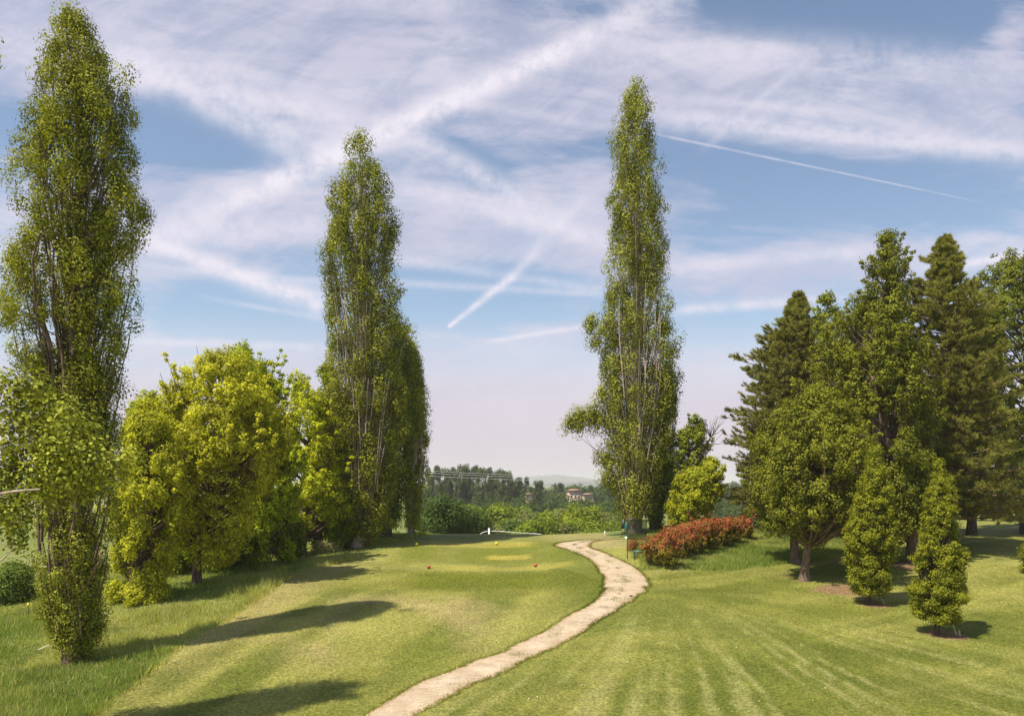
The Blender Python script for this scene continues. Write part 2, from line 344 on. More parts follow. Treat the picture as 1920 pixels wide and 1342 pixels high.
# ------------------------------------------------------------------ grass blades
def blades(x, y, hgt, wid, lean, col):
    N_ = len(x); z = height(x, y) - .01; th = rng.random(N_) * np.pi
    b = np.c_[np.cos(th), np.sin(th), 0 * th] * wid[:, None] * .5; B = np.c_[x, y, z]
    tip = B + np.c_[rng.normal(size=N_) * lean, rng.normal(size=N_) * lean, np.ones(N_)] * hgt[:, None]
    V = np.stack([B - b, B + b, tip], 1).reshape(-1, 3)
    return V, np.arange(3 * N_, dtype=np.int32).reshape(-1, 3), np.repeat(col, 3, 0)
def frustum_pts(N_, y0, y1, x0px=-30, x1px=1950, pw=1.0):
    u = rng.random(N_); y = y0 + (y1 - y0) * u ** pw
    px = rng.uniform(x0px, x1px, N_); return (px - CX) / F_PX * y, y
def not_path(x, y, marg=0.0):
    pm = (wl + wr_) / 2; hw = np.linalg.norm(wr_ - wl, axis=1) / 2
    keep = np.ones(len(x), bool)
    for i in range(0, len(x), 50000):
        d = np.hypot(x[i:i + 50000, None] - pm[None, ::3, 0], y[i:i + 50000, None] - pm[None, ::3, 1]) - hw[None, ::3]
        keep[i:i + 50000] = d.min(1) > marg
    return keep
x, y = frustum_pts(330000, 23, 74, -40, 860, 1.25); k = (x < edge_x(y) + .15 * rng.normal(size=len(x))); x, y = x[k], y[k]
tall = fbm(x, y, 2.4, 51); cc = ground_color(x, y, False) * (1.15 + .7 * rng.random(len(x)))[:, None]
seed = rng.random(len(x)) < .06; cc[seed] = np.array([.50, .44, .22])
# clumping: brush heights vary
hg = (.10 + .30 * sm(.3, .75, tall)) * (.6 + .7 * rng.random(len(x))) * np.where(seed, 1.35, 1); hg *= 1 - .45 * sm(50, 60, y)
V, Fq, C = blades(x, y, hg, .022 + .012 * rng.random(len(x)) + .0004 * y, .35, cc)
tag(mesh_obj('rough_grass', V, Fq, BLADE, col=C), 'long unmown grass under the trees left of the fairway', 'grass', kind='stuff')
x, y = frustum_pts(200000, 45, 68, 1180, 1800); k = rough_right(x, y) > rng.random(len(x)); x, y = x[k], y[k]
cc = ground_color(x, y, False) * (1.15 + .6 * rng.random(len(x)))[:, None]
hg = (.10 + .2 * fbm(x, y, 2, 52)) * (.6 + .7 * rng.random(len(x)))
V, Fq, C = blades(x, y, hg, .04 + 0 * x, .35, cc)
tag(mesh_obj('meadow_grass', V, Fq, BLADE, col=C), 'taller grass on the bank behind the red hedge', 'grass', kind='stuff')
x, y = frustum_pts(420000, 22.5, 50, -30, 1950, 1.1); k = (x > edge_x(y)) & (rough_right(x, y) < .5) & not_path(x, y, .02); x, y = x[k], y[k]
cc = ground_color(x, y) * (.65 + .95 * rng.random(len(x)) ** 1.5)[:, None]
V, Fq, C = blades(x, y, .030 + .03 * rng.random(len(x)), .014 + .0006 * (y - 22) + 0 * x, .8, cc)
tag(mesh_obj('lawn_grass', V, Fq, BLADE, col=C), 'short mown grass of the fairway', 'grass', kind='stuff')
# fringe of longer blades hanging over both path edges
e = rng.integers(0, kp - 1, 16000); side = rng.random(16000) < .5; f = rng.random(16000)[:, None]
ep = np.where(side[:, None], wl[e] * (1 - f) + wl[e + 1] * f, wr_[e] * (1 - f) + wr_[e + 1] * f) + rng.normal(size=(16000, 2)) * .07
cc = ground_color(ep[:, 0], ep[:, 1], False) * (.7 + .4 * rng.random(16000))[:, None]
V, Fq, C = blades(ep[:, 0], ep[:, 1], .05 + .07 * rng.random(16000), .02 + .01 * rng.random(16000), .6, cc)
tag(mesh_obj('edge_grass', V, Fq, BLADE, col=C), 'ragged grass fringe along the gravel path', 'grass', kind='stuff')
e = rng.integers(0, kp - 1, 30000); f = rng.random(30000)[:, None]; f = np.where(rng.random((30000, 1)) < .6, np.abs(f - .5) ** .5 * np.sign(f - .5) * .7 + .5, .5 + .12 * (f - .5))
ep = wl[e] * (1 - f) + wr_[e] * f + rng.normal(size=(30000, 2)) * .1; k = fbm(ep[:, 0], ep[:, 1], .9, 91) > .60; ep = ep[k]
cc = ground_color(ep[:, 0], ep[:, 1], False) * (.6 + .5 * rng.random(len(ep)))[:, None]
V, Fq, C = blades(ep[:, 0], ep[:, 1], .06 + .04 * rng.random(len(ep)), .02 + .01 * rng.random(len(ep)), .8, cc)
tag(mesh_obj('path_grass', V, Fq, BLADE, col=C), 'sparse grass growing through the gravel of the path', 'grass', kind='stuff')
# daisies and fallen bits on the lawn
x, y = frustum_pts(420, 24, 60, 100, 1900); k = not_path(x, y, .1) & (x > edge_x(y)); x, y = x[k], y[k]; z = height(x, y) + .05
Cc = np.where(rng.random(len(x))[:, None] < .6, np.array([[.7, .68, .5]]), np.array([[.35, .27, .12]]))
V, Fq, C = leaves(np.c_[x, y, z], np.tile([0, 0, 1.], (len(x), 1)), .035 + .035 * rng.random(len(x)), Cc, .25, .9)
tag(mesh_obj('lawn_daisies', V, Fq, LEAF, col=C), 'daisies and fallen leaf bits scattered over the lawn', 'flowers', kind='stuff')

# ------------------------------------------------------------------ trees
class Prof:
    def __init__(s, rows, D, base):
        r = sorted([(EYE - (y - HY) / F_PX * D, (a - CX) / F_PX * D, (b - CX) / F_PX * D) for y, a, b in rows])
        s.z = np.array([q[0] for q in r]); s.l = np.array([q[1] for q in r]); s.r = np.array([q[2] for q in r])
        s.D = D; s.base = base; s.z0, s.z1 = s.z[0], s.z[-1]
    def mid(s, z): return (np.interp(z, s.z, s.l) + np.interp(z, s.z, s.r)) / 2
    def w(s, z): return np.maximum((np.interp(z, s.z, s.r) - np.interp(z, s.z, s.l)) / 2, .12)
    def ax(s, z):
        z = np.asarray(z, float); t = sm(s.base[2], s.base[2] + .5 * (s.z1 - s.base[2]), z)
        zz = np.linspace(s.z0, s.z1, 60); mm = s.mid(zz); ker = np.ones(15) / 15
        ms = np.convolve(np.r_[[mm[0]] * 7, mm, [mm[-1]] * 7], ker, 'valid')
        return np.stack([lerp(s.base[0] + 0 * z, np.interp(z, zz, ms), t), s.D + 0 * z, z], -1)
    def sample_z(s, N, lo=None, hi=None):
        zz = np.linspace(lo if lo is not None else s.z0, hi if hi is not None else s.z1, 400); ww = s.w(zz) ** 1.0; c = np.cumsum(ww); c /= c[-1]
        return np.interp(rng.random(N), c, zz)
def leafcol(N, c1, c2, clump=None):
    t = rng.random(N)[:, None] * .45 + (clump[:, None] * .55 if clump is not None else rng.random(N)[:, None] * .4)
    c = np.array(c1) + (np.array(c2) - np.array(c1)) * t
    return c * (.85 + .3 * rng.random((N, 1)))
def trunk_geo(pf, r0, top, k=14, flare=1.5, ns=12):
    b = pf.base; zz = np.linspace(b[2] - .25, top, k); a = pf.ax(zz)
    a[:, :2] += (fbm(zz, zz * 0, 2.5, int(abs(b[0]) * 10)) - .5)[:, None] * .25 * sm(b[2], b[2] + 4, zz)[:, None]
    t = (zz - zz[0]) / (zz[-1] - zz[0]); r = r0 * (1 - t) ** .8 + .03
    r[0] *= flare; r[1] *= 1 + (flare - 1) * .25
    return tubes(a[None], r[None], ns)
def limbs_to(pf, tips, r=.06, drop=(.25, .55), k=6, zmin=None):
    """limbs leave the trunk below each tip and curve out to it"""
    M_ = len(tips); b = pf.base[2]; lo = b + 1.0 if zmin is None else zmin
    dist = np.hypot(tips[:, 0] - pf.ax(tips[:, 2])[:, 0], tips[:, 1] - pf.D)
    zb = np.clip(tips[:, 2] - dist * rng.uniform(drop[0] * 2, drop[1] * 2.2, M_) - .4, lo, np.maximum(lo + .01, pf.z1 - .5))
    A_ = pf.ax(zb); Cn = A_ * .35 + tips * .65; Cn[:, 2] = zb + (tips[:, 2] - zb) * rng.uniform(.2, .5, M_)
    return bez(A_, Cn, tips, k)
def rad(M_, k, r0, r1=.012): return np.linspace(1, 0, k)[None] * (np.asarray(r0).reshape(-1, 1) - r1) * np.ones((M_, 1)) + r1

def poplar(label, base, prof, M_=170, m_=9, kl=28, L=.13, exl=.03, stems_n=11, nolimb=False, c1=(.06, .078, .010), c2=(.215, .228, .032), r0=.38, dsc=.85, extra=(), bark=None, cat='poplar', stems=True, clump=.26):
    D = base[1]; pf = Prof(prof, D, base); root = empty('poplar_tree', tuple(base), label, cat)
    m_ = max(3, int(m_ * .42)); kl = int(kl * 3.9); clump = clump * (1.75 if not nolimb else 1.4); L = L * .9
    H = pf.z1 - base[2]
    zt = pf.sample_z(M_, pf.z0 + .03 * H, pf.z1 - .05); zt[:3] = pf.z1 - np.array([.05, .3, .6])
    ph = rng.random(M_) * 2 * np.pi; uu = np.sqrt(rng.uniform(.10, 1, M_)); w = pf.w(zt); lump = .82 + .3 * vnoise(zt * 1.0, ph * 1.3, 1.2, 61)
    wt = np.maximum(w * uu * lump * 1.05 - .1, .02); mid = pf.mid(zt)
    tip = np.c_[mid + wt * np.cos(ph), D + dsc * wt * np.sin(ph), zt]
    Lb = 1.0 + w * rng.uniform(1.4, 3.0, M_); zb = np.clip(zt - Lb, base[2] + .5, None); A_ = pf.ax(zb)
    Cn = A_.copy(); Cn[:, :2] += (tip - A_)[:, :2] * rng.uniform(.6, .95, (M_, 1)); Cn[:, 2] = zb + (zt - zb) * rng.uniform(.2, .45, M_)
    Bz = bez(A_, Cn, tip, 12)
    # clumps
    ti = rng.uniform(.25, 1.0, (M_, m_)); fi = ti * 11; i0 = np.minimum(fi.astype(int), 10); fr = (fi - i0)[..., None]
    mm = np.arange(M_)[:, None]; CC = (Bz[mm, i0] * (1 - fr) + Bz[mm, i0 + 1] * fr).reshape(-1, 3)
    kb = (vnoise(CC[:, 2] * .30, np.repeat(ph, m_) * 2.6, .8, 64) > .33); CC = CC[kb]
    CC += rng.normal(size=CC.shape) * np.array([.16, .16, .2]) * clump / .26
    # fill : clumps on the shell so that the outline follows the tree
    nf = int(M_ * m_ * 1.5); zf = pf.sample_z(nf); pf_ = rng.random(nf) * 2 * np.pi; rf = np.maximum(pf.w(zf) * (rng.uniform(.4, 1.0, nf) ** .4) * (.74 + .46 * vnoise(zf * .7, pf_ * 1.6, .8, 62)) - .22, .02)
    keep = (vnoise(zf * .45, pf_ * 2.6, .7, 63) > .36) & (vnoise(zf * 1.2, pf_ * 2.6, .7, 65) > .18)
    CF = np.c_[pf.mid(zf) + rf * np.cos(pf_), D + dsc * rf * np.sin(pf_), zf][keep]
    CC = np.concatenate([CC, CF])
    for (ex, ey, er) in extra:
        q = at(ex, ey, D); r_ = er / F_PX * D; k_ = max(4, int((13 if nolimb else 8) * (r_ / .5) ** 2))
        CC = np.concatenate([CC, q + rng.normal(size=(k_, 3)) * r_ * .45])
    SP = []
    for k_ in range(stems_n):
        fx = rng.uniform(-.7, .7); za = pf.z0 + H * rng.uniform(.08, .5); zb_ = za + H * rng.uniform(.10, .24); zs_ = np.linspace(za, min(zb_, pf.z1 - 1), 7); ws_ = pf.w(zs_)
        wob = rng.uniform(-.12, .12) * np.sin(np.linspace(0, 5, 7)); fxs = fx * np.linspace(.8, 1.1, 7)
        S_ = np.c_[pf.mid(zs_) + fxs * ws_ + wob, D - dsc * ws_ * np.sqrt(np.maximum(1 - fxs ** 2, .1)) * .72, zs_]; SP.append(S_)
        xx = np.interp(CC[:, 2], zs_, S_[:, 0]); rm = (np.abs(CC[:, 0] - xx) < .10 + clump * .35) & (CC[:, 1] < D) & (CC[:, 2] > za) & (CC[:, 2] < zs_[-1]) & (rng.random(len(CC)) < .6); CC = CC[~rm]
    # keep within outline (except extras)
    nb = len(CC)
    cl = rng.random(nb); N_ = nb * kl; ci = np.repeat(np.arange(nb), kl); off = nrm(rng.normal(size=(N_, 3))) * (rng.uniform(.25, 1.1, N_) ** .4)[:, None] * np.array([.8, .8, 1.3]) * clump * 1.12 * (.6 + .75 * rng.random(nb))[ci, None] + rng.normal(size=(N_, 3)) * clump * .12
    LC = CC[ci] + off; out = nrm(off) * 1.5 + nrm(np.c_[(LC - np.c_[pf.mid(LC[:, 2]), D + 0 * LC[:, 2], LC[:, 2]])[:, :2], 0 * LC[:, 2]]) * .4 + np.array([0, 0, .35])
    V, Fq, C = leaves(LC, out, L * (.7 + .6 * rng.random(N_)), leafcol(N_, np.array(c1) * .8, np.array(c2) * np.array([2.15, 2.12, 1.5]), cl[ci]), .38)
    mesh_obj('crown', V, Fq, LEAF, root, col=C)
    parts = [trunk_geo(pf, r0, base[2] + H * .93, 18, 1.25)]
    parts.append(tubes(Bz[:, ::2], rad(M_, 6, (.025 + .018 * w) * (1 if stems else .7)), 5))
    if SP: parts.append(tubes(np.array(SP), np.linspace(.06, .03, 7)[None] * rng.uniform(.6, 1.2, (len(SP), 1)), 5))
    if len(extra) and not nolimb:
        parts.append(tubes(limbs_to(pf, np.array([at(a_, b_, D) for a_, b_, _ in extra])), rad(len(extra), 6, exl), 5))
    # stub shoots low on the trunk
    V, Fs, _ = cat_geo(parts); mesh_obj('trunk', V, Fs, bark or BARK_POP, root, smooth=True)
    return root, pf

def broad(name, label, base, prof, cat, nl=34, lr=.30, ncl=1100, kl=26, L=.14, c1=(.06, .10, .012), c2=(.16, .21, .03), r0=.2, dsc=.9, bark=None, shoots=0,
          clump=.25, extra=(), trunks=1, droop=.15, leafm=None, group=None, hollow=.4, flat=.8, aspect=.75, wx=1.14, spray=1.0, shl=1.0, toptint=None, trunk_top=.85):
    D = base[1]; pf = Prof([(y_, (a_ + b_) / 2 - (b_ - a_) * .5 * wx, (a_ + b_) / 2 + (b_ - a_) * .5 * wx) for y_, a_, b_ in prof], D, base); root = empty(name, tuple(base), label, cat, group)
    nl = int(nl * 1.5); ncl = int(ncl * 1.4); kl = int(kl * 1.2); L = L * .88
    if spray > 1: nl = int(nl * 1.9); lr *= .68; ncl = int(ncl * 1.15); flat = spray
    zt = pf.sample_z(nl); zt[0] = pf.z1 - .3; w = pf.w(zt); ph = rng.random(nl) * 2 * np.pi
    R_ = lr * np.median(pf.w(np.linspace(pf.z0, pf.z1, 50))) * rng.uniform(.75, 1.3, nl); R_ = np.minimum(R_, np.maximum(w * .8, .2))
    uu = np.sqrt(rng.uniform(hollow, 1, nl)); rr = np.maximum(w - R_ * .85, .02) * uu * rng.uniform(.86, 1.12, nl)
    LCn = np.c_[pf.mid(zt) + rr * np.cos(ph), D + dsc * rr * np.sin(ph), np.clip(zt, pf.z0 + R_ * .6, pf.z1 - R_ * .5)]
    if len(extra):
        LCn = np.concatenate([LCn, [at(a_, b_, D) for a_, b_, _ in extra]]); R_ = np.r_[R_, [c_ / F_PX * D for *_, c_ in extra]]
    nL = len(LCn); pr = R_ ** 2; pr /= pr.sum(); li = rng.choice(nL, ncl, p=pr)
    dr = nrm(rng.normal(size=(ncl, 3))) * (rng.uniform(.12, 1, ncl) ** .45)[:, None] * R_[li][:, None]; dr[:, 2] *= flat
    CC = LCn[li] + dr
    cl = rng.random(nL)[li] * .5 + .5 * rng.random(ncl)
    parts_s = []
    if shoots:
        zs = pf.sample_z(shoots, lerp(pf.z0, pf.z1, .35), pf.z1 - .07 * (pf.z1 - pf.z0)); ps = rng.random(shoots) * 2 * np.pi; ws = pf.w(zs) * .9
        S0 = np.c_[pf.mid(zs) + ws * np.cos(ps), D + dsc * ws * np.sin(ps), zs - .4]; up = nrm(np.c_[.35 * np.cos(ps), .35 * np.sin(ps), 1 + 0 * ps]) * (shl * rng.uniform(.5, 1.4, shoots) * (1 + .5 * (spray > 1)))[:, None]
        tt = rng.random((shoots, 6, 1)); SC = (S0[:, None] + up[:, None] * tt + rng.normal(size=(shoots, 6, 3)) * .07).reshape(-1, 3)
        CC = np.concatenate([CC, SC]); cl = np.r_[cl, rng.uniform(.5, 1, len(SC))]; parts_s.append(tubes(bez(S0 - up * .8, S0, S0 + up, 4), rad(shoots, 4, .025), 4))
    nb = len(CC); dr_ = np.concatenate([dr, np.tile([0, 0, .5], (nb - ncl, 1))]); ci = np.repeat(np.arange(nb), kl); N_ = len(ci); sz = np.r_[np.ones(ncl), np.full(nb - ncl, .55)]
    off = (nrm(rng.normal(size=(N_, 3))) * (rng.uniform(.1, 1.2, N_) ** .5)[:, None] * clump * 1.15 + rng.normal(size=(N_, 3)) * clump * .15) * sz[ci, None] * np.array([1, 1, .8]); P_ = CC[ci] + off
    cen = np.c_[pf.mid(P_[:, 2]), D + 0 * P_[:, 2], P_[:, 2]]
    out = nrm(off) * .7 + nrm(dr_[ci]) * .5 + nrm(P_ - cen) * .35 + np.array([0, 0, .5])
    col = leafcol(N_, np.array(c1) * np.array([.95, .85, .7]), np.array(c2) * np.array([1.66, 1.52, 1.1]), cl[ci])
    if toptint is not None:
        zr = P_[:, 2] - h1(base[0], base[1]); hh = pf.z1 - base[2]; rad_ = np.hypot(P_[:, 0] - pf.mid(P_[:, 2]), P_[:, 1] - D) / pf.w(P_[:, 2])
        pr_ = sm(.35, .95, zr / hh + .35 * (rng.random(N_) - .5) + .3 * (rad_ - .6)); s_ = rng.random(N_) < pr_ * .74
        tc = np.array(toptint) * (.55 + .8 * rng.random((N_, 1))); col[s_] = tc[s_]
    V, Fq, C = leaves(P_, out, L * (.65 + .7 * rng.random(N_)), col, .5, aspect, droop=droop)
    mesh_obj('crown', V, Fq, leafm or LEAF, root, col=C)
    parts = []
    for t_ in range(trunks):
        pb = pf
        if t_:
            b2 = base + np.array([rng.uniform(-.5, .5), rng.uniform(-.3, .3), 0]); pb = Prof(prof, D, b2)
        parts.append(trunk_geo(pb, r0 * (1 if t_ == 0 else .7), lerp(base[2], pf.z1, trunk_top)))
    parts.append(tubes(limbs_to(pf, LCn, zmin=min(base[2] + .18 * (pf.z1 - base[2]), pf.z0 + .6)), rad(nL, 6, np.minimum(.035 + .25 * r0, .10) * np.ones(nL)), 6))
    tw = rng.choice(ncl, min(ncl, 260), replace=False); A_ = LCn[li[tw]]; B_ = CC[tw]
    parts.append(tubes(bez(A_, (A_ + B_) / 2 + rng.normal(size=A_.shape) * .1, B_, 4), rad(len(tw), 4, .018, .006), 4)); parts += parts_s
    V, Fs, _ = cat_geo(parts); mesh_obj('trunk', V, Fs, bark or BARK_BR, root, smooth=True)
    return root, pf

def pine(label, base, prof, c1=(.05, .06, .012), c2=(.22, .215, .055), r0=.26, step=.5, nb=6, bare=(), seed=0, nt=10, nn=26, L=.27):
    D = base[1]; pf = Prof(prof, D, base); root = empty('pine_tree', tuple(base), label, 'pine')
    zs = np.arange(pf.z0, pf.z1 - .3, step); z = np.repeat(zs, nb) + rng.uniform(-.15, .15, len(zs) * nb)
    ph = (np.tile(np.arange(nb), len(zs)) / nb + np.repeat(rng.random(len(zs)), nb)) * 2 * np.pi + rng.normal(size=len(z)) * .25
    Lb = np.maximum(pf.w(z) * rng.uniform(.65, 1.3, len(z)), .15) * (.62 + .62 * vnoise(z, ph * 1.4, 1.3, 71 + seed)); M_ = len(z)
    A_ = pf.ax(z); dirh = np.c_[np.cos(ph), np.sin(ph), 0 * ph]; rel = (z - pf.z0) / (pf.z1 - pf.z0)
    c0 = np.c_[pf.mid(z), D + 0 * z, z]; tip = c0 + dirh * Lb[:, None]; tip[:, 2] = z + Lb * (.05 + .45 * rel) + rng.normal(size=M_) * .1
    Cn = (A_ + tip) / 2; Cn[:, 2] -= Lb * .10 * (1 - rel)
    Bz = bez(A_, Cn, tip, 10)
    t = rng.uniform(.28, .98, (M_, nt)); fi = t * 9; i0 = np.minimum(fi.astype(int), 8); fr = (fi - i0)[..., None]; mm = np.arange(M_)[:, None]
    S0 = (Bz[mm, i0] * (1 - fr) + Bz[mm, i0 + 1] * fr); bd = nrm(Bz[:, -1] - Bz[:, 4])[:, None]; sd = np.where(rng.random((M_, nt, 1)) < .5, -1, 1) * np.stack([-np.sin(ph), np.cos(ph), 0 * ph], -1)[:, None]
    td = nrm(bd * .8 + sd * .8 + rng.normal(size=(M_, nt, 3)) * .2 + np.array([0, 0, .18])); Lt = (np.minimum(Lb, 3)[:, None, None] * .34 * (1.25 - t[..., None] * .8) + .12)
    S1 = S0 + td * Lt
    tf = np.concatenate([(S0 + td * Lt * q).reshape(-1, 3) for q in (.35, .68, 1.)] + [tip]); tdir = np.concatenate([td.reshape(-1, 3)] * 3 + [nrm(tip - Cn)])
    keep = rng.random(len(tf)) > .12; tf, tdir = tf[keep], tdir[keep]; nT = len(tf)
    ci = np.repeat(np.arange(nT), nn); N_ = len(ci)
    dirs = tdir[ci] * .75 + rng.normal(size=(N_, 3)) * .55 + np.array([0, 0, .35]); st = tf[ci] + tdir[ci] * rng.uniform(-.12, .1, (N_, 1))
    cl = rng.random(nT)[ci]
    V, Fq, C = needles(st, dirs, L * (.7 + .5 * rng.random(N_)), .05, leafcol(N_, np.array(c1) * 1.7, np.array(c2) * 2.0, cl))
    mesh_obj('crown', V, Fq, NEEDLE, root, col=C)
    parts = [trunk_geo(pf, r0, pf.z1 - .15, 20), tubes(Bz[:, ::3], rad(M_, 4, .03 + .012 * Lb), 5)]
    tw = rng.random(M_ * nt) < .6; parts.append(tubes(bez(S0.reshape(-1, 3)[tw], ((S0 + S1) / 2).reshape(-1, 3)[tw], S1.reshape(-1, 3)[tw], 3), rad(int(tw.sum()), 3, .014, .006), 4))
    for poly in bare:
        q = np.array([at(a_, b_, D - 1.2) for a_, b_ in poly]); q = resamp(q, 10); parts.append(tubes(q[None], np.linspace(.06, .012, 10)[None], 6))
    V, Fs, _ = cat_geo(parts); mesh_obj('trunk', V, Fs, BARK_PINE, root, smooth=True)
    return root, pf

# --- the tall poplars
p1, pf1 = poplar('tallest Lombardy poplar at the left, trunk wrapped in bare ivy stems', T['p1'],
 [(8,122,140),(40,100,165),(80,85,205),(120,64,228),(200,58,258),(300,40,264),(350,25,262),(400,24,270),(450,35,268),(480,12,245),(550,15,250),(600,14,243),(640,45,235),(700,62,225),(800,64,222),(900,62,226),(1000,62,212),(1060,64,205),(1120,68,198),(1170,85,188),(1225,105,172)],
 M_=260, m_=9, kl=36, L=.095, clump=.22, r0=.33, bark=BARK_BR, extra=[(265,395,17),(255,440,14),(30,490,20),(22,560,14),(20,600,12),(45,665,10)])
D1 = p1.location.y - .55
vn = []
for poly in ([(140,960),(137,1010),(142,1060),(137,1130),(141,1200)], [(146,970),(143,1015),(138,1070),(146,1120),(152,1190)], [(136,965),(139,1030),(128,1075),(130,1120),(136,1180)],
             [(186,1035),(188,1048),(178,1065),(166,1090),(155,1125),(148,1180)], [(183,1020),(176,1052),(170,1080),(157,1105),(152,1140)], [(133,1035),(124,1065),(128,1110),(140,1150)], [(143,1000),(150,1040),(146,1085),(154,1115)]):
    q = resamp(np.array([at(a_, b_, D1 + rng.uniform(-.25, .1)) for a_, b_ in poly]), 12); vn.append(tubes(q[None], np.full((1, 12), .022 + .012 * rng.random()), 5))
V, Fs, _ = cat_geo(vn); mesh_obj('ivy_stem', V, Fs, VINE, p1, smooth=True)
b2 = ground_hit(670, 1025)
poplar('broad Lombardy poplar in the middle with pale upright stems', b2,
 [(250,666,678),(290,640,712),(320,634,725),(350,618,735),(400,608,745),(450,603,750),(560,602,757),(620,606,768),(700,600,770),(800,606,760),(900,622,752),(960,640,735),(1005,650,705)],
 M_=230, m_=9, kl=24, L=.16, r0=.42, c1=(.055, .072, .009), c2=(.205, .218, .03), clump=.32)
b2b = ground_hit(722, 1006)
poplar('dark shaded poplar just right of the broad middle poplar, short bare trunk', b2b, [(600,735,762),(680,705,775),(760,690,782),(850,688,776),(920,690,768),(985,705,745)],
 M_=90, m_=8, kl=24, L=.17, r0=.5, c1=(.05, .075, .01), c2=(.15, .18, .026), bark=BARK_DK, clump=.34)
b2c = ground_hit(771, 1003)
poplar('slim poplar with trailing stems at the right of the middle group', b2c, [(640,762,778),(680,755,792),(740,748,798),(820,750,803),(880,752,803),(930,755,795),(985,760,788)],
 M_=120, m_=8, kl=20, L=.16, r0=.26, clump=.28, c1=(.08, .1, .015), c2=(.26, .27, .045))
b3 = ground_hit(1190, 1003)
poplar('tallest poplar right of the path, side branch reaching left', b3,
 [(158,1178,1198),(200,1162,1222),(270,1147,1235),(350,1138,1248),(450,1136,1256),(560,1128,1260),(600,1122,1266),(650,1118,1270),(700,1120,1272),(750,1122,1268),(800,1130,1262),(850,1125,1255),(900,1135,1245),(950,1152,1235),(975,1165,1220)],
 M_=270, m_=9, kl=23, L=.15, r0=.5, c1=(.065, .082, .012), c2=(.225, .24, .038), clump=.3,
 extra=[(1108,605,13),(1118,640,13),(1100,612,8),(1082,790,17),(1068,796,12),(1098,786,17),(1112,782,17),(1124,792,15),(1128,740,16),(1128,860,14),(1138,900,14),(1268,700,10)])
b3b = ground_hit(1226, 995)
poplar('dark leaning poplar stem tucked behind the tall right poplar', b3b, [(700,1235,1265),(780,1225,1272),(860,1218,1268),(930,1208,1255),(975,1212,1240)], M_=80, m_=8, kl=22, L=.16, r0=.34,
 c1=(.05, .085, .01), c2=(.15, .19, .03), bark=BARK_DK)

# --- poplar just outside the frame, its low branches hang into the picture
base = np.array([-14.9, 20.0, h1(-14.9, 20.0)])
poplar('nearer poplar at the left edge, large bright leaves hanging into view', base,
 [(-230,-170,-130),(-50,-230,-95),(300,-260,-85),(700,-280,-60),(900,-290,-50),(1100,-260,-60),(1300,-220,-120)], M_=150, m_=7, kl=17, L=.115, exl=.009, stems_n=0, nolimb=True, dsc=1.7, c1=(.08, .105, .014), c2=(.26, .28, .05), r0=.4,
 extra=[(50,745,30),(15,735,30),(80,730,22),(35,790,40),(95,800,42),(140,815,38),(60,850,50),(130,865,45),(185,870,36),(20,890,42),(90,905,40),(215,885,18),(150,905,26),(20,940,28),(45,960,22),(15,975,20),(40,1005,10),(-30,90,6)], clump=.3)
# cut branch and bare twig
q1 = resamp(np.array([at(-160, 960, 20), at(-40, 935, 18.6), at(20, 922, 18.2), at(76, 917, 18)]), 8)
q2 = resamp(np.array([at(-60, 1090, 18), at(0, 1052, 18), at(18, 1034, 18), at(30, 1022, 18)]), 6); q3 = resamp(np.array([at(15, 1037, 18), at(22, 1040, 18), at(29, 1045, 18)]), 6); q4 = resamp(np.array([at(-10, 1015, 18), at(10, 1020, 18), at(18, 1034, 18)]), 6)
bw = [resamp(np.array([at(a_, b_, d_) for a_, b_, d_ in pl_]), 8) for pl_ in ([(-160,930,20),(-20,890,20),(70,862,20),(130,850,20),(195,880,20)], [(-160,880,20),(-10,820,20),(40,780,20),(60,745,20)], [(-150,860,20),(20,830,20),(90,800,20),(140,812,20)])]
V, Fs, _ = cat_geo([tubes(np.array(bw), np.tile(np.linspace(.05, .008, 8), (3, 1)), 6), tubes(q1[None], np.linspace(.06, .022, 8)[None], 7), tubes(q2[None], np.linspace(.03, .006, 6)[None], 5), tubes(q3[None], np.linspace(.01, .004, 6)[None], 4), tubes(q4[None], np.linspace(.012, .006, 6)[None], 4)])
near_root = [o for o in bpy.data.objects if o.get('label', '').startswith('nearer poplar')][0]
mesh_obj('broken_branch', V, Fs, BARK_POP, near_root, smooth=True)

# --- yellow-green maples on the left
YG1, YG2 = (.16, .205, .012), (.46, .50, .045)
MG1, MG2 = (.10, .15, .008), (.36, .45, .022)
broad('maple_tree', 'bright yellow-green maple with visible slanting trunk in long grass', ground_hit(367, 1097),
 [(660,395,440),(700,345,480),(760,310,520),(820,298,530),(880,295,520),(940,298,500),(990,300,480),(1045,315,440)], 'maple', spray=1.5, nl=60, lr=.28, ncl=2100, kl=26, L=.15, c1=YG1, c2=YG2, r0=.17, shoots=70, leafm=LEAF_THIN, trunks=2, dsc=.75)
broad('maple_tree', 'low yellow-green maple beside the ivy poplar, foliage down to the grass', ground_hit(250, 1128),
 [(755,255,275),(800,240,320),(860,228,335),(930,222,345),(1000,218,335),(1060,208,318),(1122,215,305)], 'maple', spray=1.5, nl=52, lr=.30, ncl=1900, kl=24, L=.13, c1=(.14, .185, .01), c2=(.43, .47, .04), wx=1.2, r0=.15, shoots=24, leafm=LEAF_THIN, trunks=2)
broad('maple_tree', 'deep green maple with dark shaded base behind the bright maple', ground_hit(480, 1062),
 [(655,430,455),(680,425,500),(740,440,530),(820,440,550),(900,435,565),(970,430,560),(1052,430,560)], 'maple', spray=1.5, nl=44, lr=.30, ncl=1500, kl=26, L=.16, c1=MG1, c2=MG2, r0=.35, shoots=70, bark=BARK_DK)
